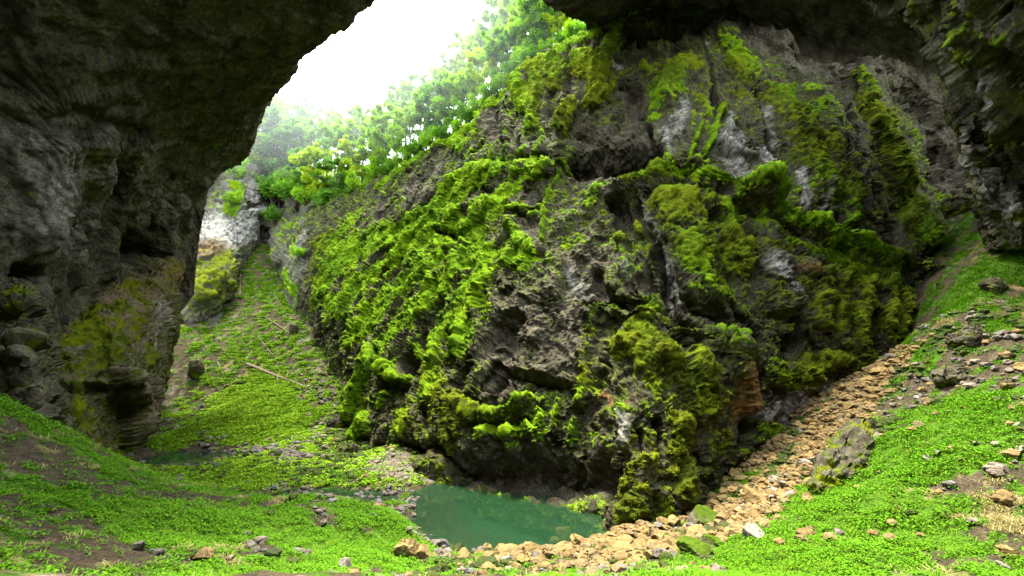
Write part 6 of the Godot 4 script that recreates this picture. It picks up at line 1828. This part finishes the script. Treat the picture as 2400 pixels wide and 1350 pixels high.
func _ready() -> void:
	# camera
	var cam := Camera3D.new()
	cam.name = "camera"
	cam.position = Vector3(0, 13, 0)
	cam.rotation_degrees = Vector3(9.6, 0, 0)
	cam.fov = 66.03
	cam.near = 0.1
	cam.far = 1500.0
	add_child(cam)
	# overcast sky
	var sky_mat := ProceduralSkyMaterial.new()
	sky_mat.sky_top_color = Color(0.93, 0.96, 1.0)
	sky_mat.sky_horizon_color = Color(0.96, 0.98, 1.0)
	sky_mat.ground_bottom_color = Color(0.3, 0.32, 0.28)
	sky_mat.ground_horizon_color = Color(0.7, 0.72, 0.7)
	sky_mat.sky_energy_multiplier = 0.8
	var sky := Sky.new()
	sky.sky_material = sky_mat
	var env := Environment.new()
	env.background_mode = Environment.BG_SKY
	env.sky = sky
	env.tonemap_mode = Environment.TONE_MAPPER_LINEAR
	env.tonemap_exposure = 16.5
	env.volumetric_fog_enabled = true
	env.volumetric_fog_density = 0.0
	env.sdfgi_enabled = true
	env.ssao_enabled = true
	env.ssil_enabled = true
	var we := WorldEnvironment.new()
	we.name = "environment"
	we.environment = env
	add_child(we)
	var sun := DirectionalLight3D.new()
	sun.name = "sun"
	sun.light_energy = 0.5
	sun.light_color = Color(1.0, 0.97, 0.9)
	sun.light_angular_distance = 14.0
	sun.shadow_enabled = true
	add_child(sun)
	sun.look_at_from_position(Vector3(-10, 60, -9), Vector3.ZERO)

	# materials
	rock_mat = surface_material(noise_texture(11, 0.02, 0, 5, false, 8.0, 0.45), noise_texture(12, 0.012, 1, 5, true, 10.0), 1.0, 5.0, 0.75)
	moss_mat = surface_material(noise_texture(13, 0.05, 0, 4, false, 8.0, 0.5), noise_texture(14, 0.045, 2, 1, true, 10.0), 1.0, 3.0, 1.0)
	moss_mat.metallic_specular = 0.1
	soil_mat = surface_material(noise_texture(15, 0.03, 0, 5, false, 8.0, 0.5), noise_texture(16, 0.03, 0, 5, true, 12.0), 1.0, 3.0, 0.95)

	# ground
	bump1 = noise(301, 0.12, 0, 3)
	bump2 = noise(302, 0.6, 0, 3)
	bump3 = noise(303, 2.0, 0, 2)
	for k in 7:
		patch_noise.append(noise(310 + k, [0.35, 0.3, 0.4, 0.3, 0.35, 0.6, 0.2][k], 0, 4))
	survey(GROUND)
	for c in COVER:
		var pts := PackedVector2Array()
		for k in range(3, c.size(), 2):
			pts.append(Vector2(c[k], c[k + 1]))
		var r := Rect2(pts[0], Vector2.ZERO)
		for q in pts:
			r = r.expand(q)
		covers.append([c[0], c[1], c[2], r.grow(c[2]), pts])
	print("survey ", Time.get_ticks_msec())
	tag(ground_sheet("foreground_slope", -60, 76, -60, 10, 0.25 * DETAIL), "grassy and stony floor of the chasm sloping to the pool", "", "", "structure")
	tag(ground_sheet("valley_floor", -94, 76, -142, -59.8, 0.42 * DETAIL), "green talus cone and gravel flat at the far end", "", "", "structure")
	print("ground ", Time.get_ticks_msec())
	var moss_bright := Color(0.14, 0.27, 0.012)
	var moss_olive := Color(0.085, 0.12, 0.012)
	tag(rock_face("mossy_cliff", rows_of(CLIFF, 19), int(900 / DETAIL), int(640 / DETAIL), CLIFF_FORMS, {"flip": false, "seed": 21, "tufts": 0.5, "film_base": 0.4}), "tall cliff draped in moss above the pool", "", "", "structure")
	print("cliff ", Time.get_ticks_msec())
	tag(rock_face("pale_cliff", rows_of(BACK, 8), int(180 / DETAIL), int(150 / DETAIL), BACK_FORMS, {"tufts": 0.35, "seed": 41, "rock_a": Color(0.22, 0.205, 0.17), "rock_b": Color(0.085, 0.08, 0.065)}), "pale limestone cliff behind the head of the talus cone", "", "", "structure")
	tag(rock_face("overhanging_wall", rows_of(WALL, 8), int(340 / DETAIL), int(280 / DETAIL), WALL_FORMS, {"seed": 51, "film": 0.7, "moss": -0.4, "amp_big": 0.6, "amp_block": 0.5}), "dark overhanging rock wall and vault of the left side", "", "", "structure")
	tag(rock_face("cave_ceiling", rows_of(CEILING, 7), int(150 / DETAIL), int(110 / DETAIL), CEILING_FORMS, {"seed": 61, "moss": -2.0}), "dark cave ceiling above the cliff", "", "", "structure")
	tag(rock_face("rock_arch", rows_of(ARCH, 7), int(190 / DETAIL), int(130 / DETAIL), ARCH_FORMS, {"tufts": 0.35, "seed": 71, "moss": 0.12}), "grey-green rock arch at the upper right", "", "", "structure")
	tag(rock_face("rock_pillar", rows_of(PILLAR, 5), int(110 / DETAIL), int(150 / DETAIL), PILLAR_FORMS, {"tufts": 0.35, "seed": 81}), "craggy rock pillar under the arch at the right", "", "", "structure")
	tag(rock_face("rock_block", rows_of(BLOCK, 6), int(190 / DETAIL), int(190 / DETAIL), BLOCK_FORMS, {"tufts": 0.35, "seed": 91, "moss": 0.42, "film_base": 0.3, "olive": 0.9, "rock_a": Color(0.24, 0.2, 0.12), "rock_b": Color(0.10, 0.08, 0.045)}), "huge slanting rock block below the left wall", "", "", "structure")
	tag(rock_face("rock_outcrop", rows_of(OUTCROP, 5), int(140 / DETAIL), int(140 / DETAIL), OUTCROP_FORMS, {"tufts": 0.35, "seed": 101, "olive": 0.6}), "mossy broken rock outcrop at the left edge", "", "", "structure")
	tag(rock_face("added_shade_wall", rows_of(BEHIND, 9), int(120 / DETAIL), int(60 / DETAIL), [], {"seed": 121, "moss": -0.5, "amp_big": 2.0}), "unseen cave wall behind the viewpoint, added to shade the cliff", "", "", "structure")  # unseen wall, added to block low sky light from behind the camera
	print("rocks ", Time.get_ticks_msec())
	var water := MeshInstance3D.new()
	water.name = "pool_water"
	var pm := PlaneMesh.new()
	pm.size = Vector2(90, 52)
	water.mesh = pm
	water.position = Vector3(-20, 0, -56)
	var wm := StandardMaterial3D.new()
	wm.albedo_color = Color(0.10, 0.205, 0.125, 0.6)
	wm.transparency = BaseMaterial3D.TRANSPARENCY_ALPHA
	wm.roughness = 0.06
	pm.material = wm
	tag(water, "still green pool at the foot of the cliff", "", "", "structure")
	add_child(water)
	# leafy shoots of the moss cushions
	var shoots := []
	var rm := RandomNumberGenerator.new()
	rm.seed = 31
	for k in moss_spots.size():
		var q := Basis(Quaternion(Vector3.UP, (moss_up[k] + Vector3(rm.randfn(), rm.randfn(), rm.randfn()) * 0.25).normalized())) * Basis(Vector3.UP, rm.randf() * TAU)
		shoots.append(Transform3D(q.scaled(Vector3.ONE * rm.randf_range(0.6, 1.3)), moss_spots[k]))
	var shoot_mat := StandardMaterial3D.new()
	shoot_mat.vertex_color_use_as_albedo = true
	shoot_mat.roughness = 0.9
	shoot_mat.metallic_specular = 0.1
	shoot_mat.backlight_enabled = true
	shoot_mat.backlight = Color(0.3, 0.35, 0.1)
	scatter("moss", herb_mesh(715, 9, 0.17, 0.08, 0.045, Color(1.15, 1.1, 1.0), Color(0.75, 0.8, 0.9), shoot_mat), shoots, "moss cushions covering the cliffs", moss_tone)
	print("moss ", moss_spots.size())
	# ------------------------------------------------------------ wooded slopes above the rim
	tag(rock_face("forest_slope", rows_of(FOREST, FOREST_COLS), int(200 / DETAIL), int(60 / DETAIL), [], {"seed": 111, "moss": 1.5, "amp_big": 0.8, "amp_block": 0.4}), "steep wooded slope above the cliff rim", "", "", "structure")
	bark_mat = StandardMaterial3D.new()
	bark_mat.albedo_color = Color(0.26, 0.23, 0.2)
	bark_mat.roughness = 0.95
	dead_mat = bark_mat.duplicate()
	dead_mat.albedo_color = Color(0.30, 0.25, 0.19)
	leaf_mat = StandardMaterial3D.new()
	leaf_mat.vertex_color_use_as_albedo = true
	leaf_mat.roughness = 0.7
	leaf_mat.metallic_specular = 0.15
	leaf_mat.cull_mode = BaseMaterial3D.CULL_DISABLED
	leaf_mat.backlight_enabled = true
	leaf_mat.backlight = Color(0.9, 1.0, 0.4)
	needle_mat = leaf_mat.duplicate()
	needle_mat.backlight = Color(0.25, 0.3, 0.15)
	herb_mat = leaf_mat.duplicate()
	herb_mat.backlight = Color(0.5, 0.6, 0.2)
	var kinds := []
	for k in 4:
		kinds.append(broadleaf(500 + k, 1.0, [Color(0.32, 0.47, 0.05), Color(0.24, 0.41, 0.05), Color(0.42, 0.5, 0.03), Color(0.14, 0.29, 0.05)][k], [Color(0.15, 0.28, 0.03), Color(0.10, 0.22, 0.03), Color(0.2, 0.3, 0.02), Color(0.05, 0.13, 0.03)][k]))
	for k in 2:
		kinds.append(conifer(520 + k, 1.0, Color(0.05, 0.10, 0.04), Color(0.025, 0.055, 0.025)))
	var rt := RandomNumberGenerator.new()
	rt.seed = 77
	for t in TREES:
		var k: int = t[0]
		tree("conifer_tree" if k >= 4 else "broadleaf_tree", kinds[k], Vector3(t[1], t[2], t[3]), t[4], rt.randf() * TAU, Vector2(rt.randf_range(-0.08, 0.08), rt.randf_range(-0.08, 0.08)), TREE_LABELS[t[5]], "tree", "conifers on the skyline" if k >= 4 else "broadleaf trees along the rim")
	var bushes := [shrub(540, Color(0.26, 0.42, 0.04), Color(0.13, 0.26, 0.02)), shrub(541, Color(0.14, 0.28, 0.04), Color(0.06, 0.15, 0.02))]
	for b in SHRUBS:
		var bu := Node3D.new()
		bu.name = numbered("shrub")
		add_child(bu)
		bu.position = Vector3(b[1], b[2], b[3])
		bu.rotation.y = rt.randf() * TAU
		bu.scale = Vector3.ONE * b[4]
		piece("stems", bushes[b[0]][0], bu)
		piece("foliage", bushes[b[0]][1], bu)
		tag(bu, TREE_LABELS[b[5]], "shrub", "shrubs along the rim")
	var mist := FogVolume.new()
	mist.name = "forest_mist"
	mist.size = Vector3(170, 80, 130)
	mist.position = Vector3(-40, 108, -140)
	var fm := FogMaterial.new()
	fm.density = 0.0024
	fm.albedo = Color(0.95, 0.98, 1.0)
	mist.material = fm
	mist.set_meta("kind", "stuff")
	mist.set_meta("label", "pale haze hanging among the trees above the rim")
	add_child(mist)
	print("trees ", Time.get_ticks_msec())
	# ------------------------------------------------------------ loose stones
	stone_mat = surface_material(noise_texture(17, 0.03, 0, 5, false, 8.0, 0.6), noise_texture(18, 0.03, 0, 5, true, 8.0), 0.8, 1.5, 0.9)
	var ochre := []
	var grey := []
	var green := []
	for k in 5:
		ochre.append(stone_mesh(600 + k, 9, 0.35, stone_mat, Color(0.33, 0.23, 0.095), Color(0.17, 0.12, 0.05)))
		grey.append(stone_mesh(620 + k, 9, 0.35, stone_mat, Color(0.30, 0.27, 0.22), Color(0.14, 0.12, 0.10)))
		green.append(stone_mesh(640 + k, 7, 0.3, stone_mat, Color(0.15, 0.13, 0.09), Color(0.08, 0.07, 0.05), 9, 0.75))
	var sets := [ochre, grey, green]
	var rs := RandomNumberGenerator.new()
	rs.seed = 99
	for s in STONES:
		var mi := piece(numbered("stone"), sets[s[0]][rs.randi() % 5], self)
		var r: float = s[3] * 0.5
		mi.position = Vector3(s[1], ground_y(s[1], s[2]) + r * 0.22, s[2])
		mi.rotation = Vector3(rs.randf_range(-0.4, 0.4), rs.randf() * TAU, rs.randf_range(-0.4, 0.4))
		mi.scale = Vector3(r * rs.randf_range(0.9, 1.3), r * rs.randf_range(0.55, 0.95), r)
		tag(mi, STONE_LABELS[s[4]][0], "stone", STONE_LABELS[s[4]][1])
	# rubble too small to count
	var small := [[], [], []]
	var tones := [PackedColorArray(), PackedColorArray(), PackedColorArray()]
	var tiny_c := 0
	for k in 120000:
		var near := rs.randf() < 0.72
		var x := rs.randf_range(-16, 46) if near else rs.randf_range(-60, -8)
		var z := rs.randf_range(-52, -20) if near else rs.randf_range(-95, -44)
		var cv := cover_at(x, z)
		var pick := -1
		if cv == 3 and rs.randf() < 0.6: pick = 0
		elif cv == 2 and rs.randf() < 0.7: pick = 1
		elif cv == 4 and rs.randf() < 0.35: pick = 2
		elif cv == 1 and rs.randf() < 0.1: pick = 1
		elif cv != 6 and near and x > 0.0 and rs.randf() < 0.012: pick = 0
		if pick < 0: continue
		var r := (0.06 + 0.42 * pow(rs.randf(), 5.0)) * (1.0 if near or z > -62.0 else 1.4)
		var y := ground_y(x, z)
		if y < -0.4: continue
		if pick == 1 and x > -22.0 and x < -8.0 and z < -49.0 and z > -64.0 and rs.randf() < 0.8: continue
		tones[pick].append(Color(0.55, 0.55, 0.6).lerp(Color(1.05, 1.0, 0.95), rs.randf()).lerp(Color(0.75, 0.85, 1.1), pow(rs.randf(), 3.0)))
		small[pick].append(Transform3D(Basis.from_euler(Vector3(rs.randf() * 6.0, rs.randf() * 6.0, rs.randf() * 6.0)).scaled(Vector3(r, r * 0.7, r)), Vector3(x, y + r * 0.3, z)))
	scatter("rubble", stone_mesh(660, 8, 0.35, stone_mat, Color(0.33, 0.23, 0.095), Color(0.17, 0.12, 0.05), 4), small[0], "small ochre rubble strewn below the cliff", tones[0])
	scatter("gravel", stone_mesh(661, 8, 0.35, stone_mat, Color(0.28, 0.24, 0.19), Color(0.13, 0.11, 0.085), 4), small[1], "grey gravel along the stream and flats", tones[1])
	scatter("mossy_gravel", stone_mesh(662, 6, 0.3, stone_mat, Color(0.07, 0.11, 0.012), Color(0.06, 0.06, 0.03), 4), small[2], "moss-covered cobbles on the valley flat", tones[2])
	print("stones ", Time.get_ticks_msec())
	# ------------------------------------------------------------ boulders
	for b in BOULDERS:
		boulder("boulder", Vector3(b[0], ground_y(b[0], b[2]) + b[1], b[2]), Vector3(b[3], b[4], b[5]), Vector3(b[6], b[7], b[8]), b[9], b[10], b[11])
	# ------------------------------------------------------------ fallen logs
	for l in LOGS:
		log_on_ground([l[0], l[1], l[2], l[3]], l[4], l[5], int(l[6]), l[8], l[7])
	# ------------------------------------------------------------ herbs, grass and straw
	var herbs := [[], [], []]
	var tufts := []
	var cols := [PackedColorArray(), PackedColorArray(), PackedColorArray()]
	var lush := noise(701, 0.25, 0, 3)
	for k in 150000:
		var x := rs.randf_range(-40, 62)
		var z := rs.randf_range(-60, -9)
		if absf(x) > -z * 1.3 + 3.0 or z > -13.0: continue
		var cv := cover_at(x, z)
		if cv == 5:
			if z > -17.0: continue
			tufts.append(Transform3D(Basis(Vector3.UP, rs.randf() * TAU).scaled(Vector3.ONE * rs.randf_range(0.7, 1.4)), Vector3(x, ground_y(x, z), z)))
			continue
		var want := 0.0
		if cv == 0: want = 1.0
		elif cv == 4: want = 0.25
		elif cv == 1: want = 0.10
		if rs.randf() > want * (0.75 + 0.8 * lush.get_noise_2d(x, z)): continue
		var y := ground_y(x, z)
		if y < 0.08: continue
		var s := rs.randf_range(0.6, 1.35)
		herbs[rs.randi() % 2].append(Transform3D(Basis(Vector3.UP, rs.randf() * TAU).scaled(Vector3(s, s * rs.randf_range(0.7, 1.2), s)), Vector3(x, y - 0.02, z)))
	for k in 90000:
		var x := rs.randf_range(-85, -10)
		var z := rs.randf_range(-136, -46)
		var cv := cover_at(x, z)
		if cv != 0 and rs.randf() > 0.08: continue
		var y := ground_y(x, z)
		if y < 0.1: continue
		var s := rs.randf_range(0.8, 1.8)
		herbs[2].append(Transform3D(Basis(Vector3.UP, rs.randf() * TAU).scaled(Vector3(s, s, s)), Vector3(x, y - 0.02, z)))
	scatter("herbs", herb_mesh(710, 26, 0.30, 0.24, 0.055, Color(0.09, 0.205, 0.008), Color(0.042, 0.12, 0.006), herb_mat), herbs[0], "bright green low herbs covering the slopes")
	scatter("meadow_plants", straw_mesh(711, 26, 0.3, 0.22, 0.012, Color(0.115, 0.21, 0.010), Color(0.06, 0.13, 0.008), herb_mat), herbs[1], "fresh green grass blades on the slopes")
	scatter("cone_plants", herb_mesh(712, 22, 0.5, 0.2, 0.085, Color(0.18, 0.30, 0.014), Color(0.10, 0.18, 0.01), herb_mat), herbs[2], "low green plants growing on the talus cone")
	scatter("straw", straw_mesh(713, 26, 0.4, 0.24, 0.010, Color(0.32, 0.27, 0.12), Color(0.16, 0.12, 0.05), herb_mat), tufts, "dry straw-coloured grass on the slopes")
	print("herbs ", herbs[0].size(), " ", herbs[1].size(), " ", herbs[2].size(), " ", tufts.size())
	print("done ", Time.get_ticks_msec())
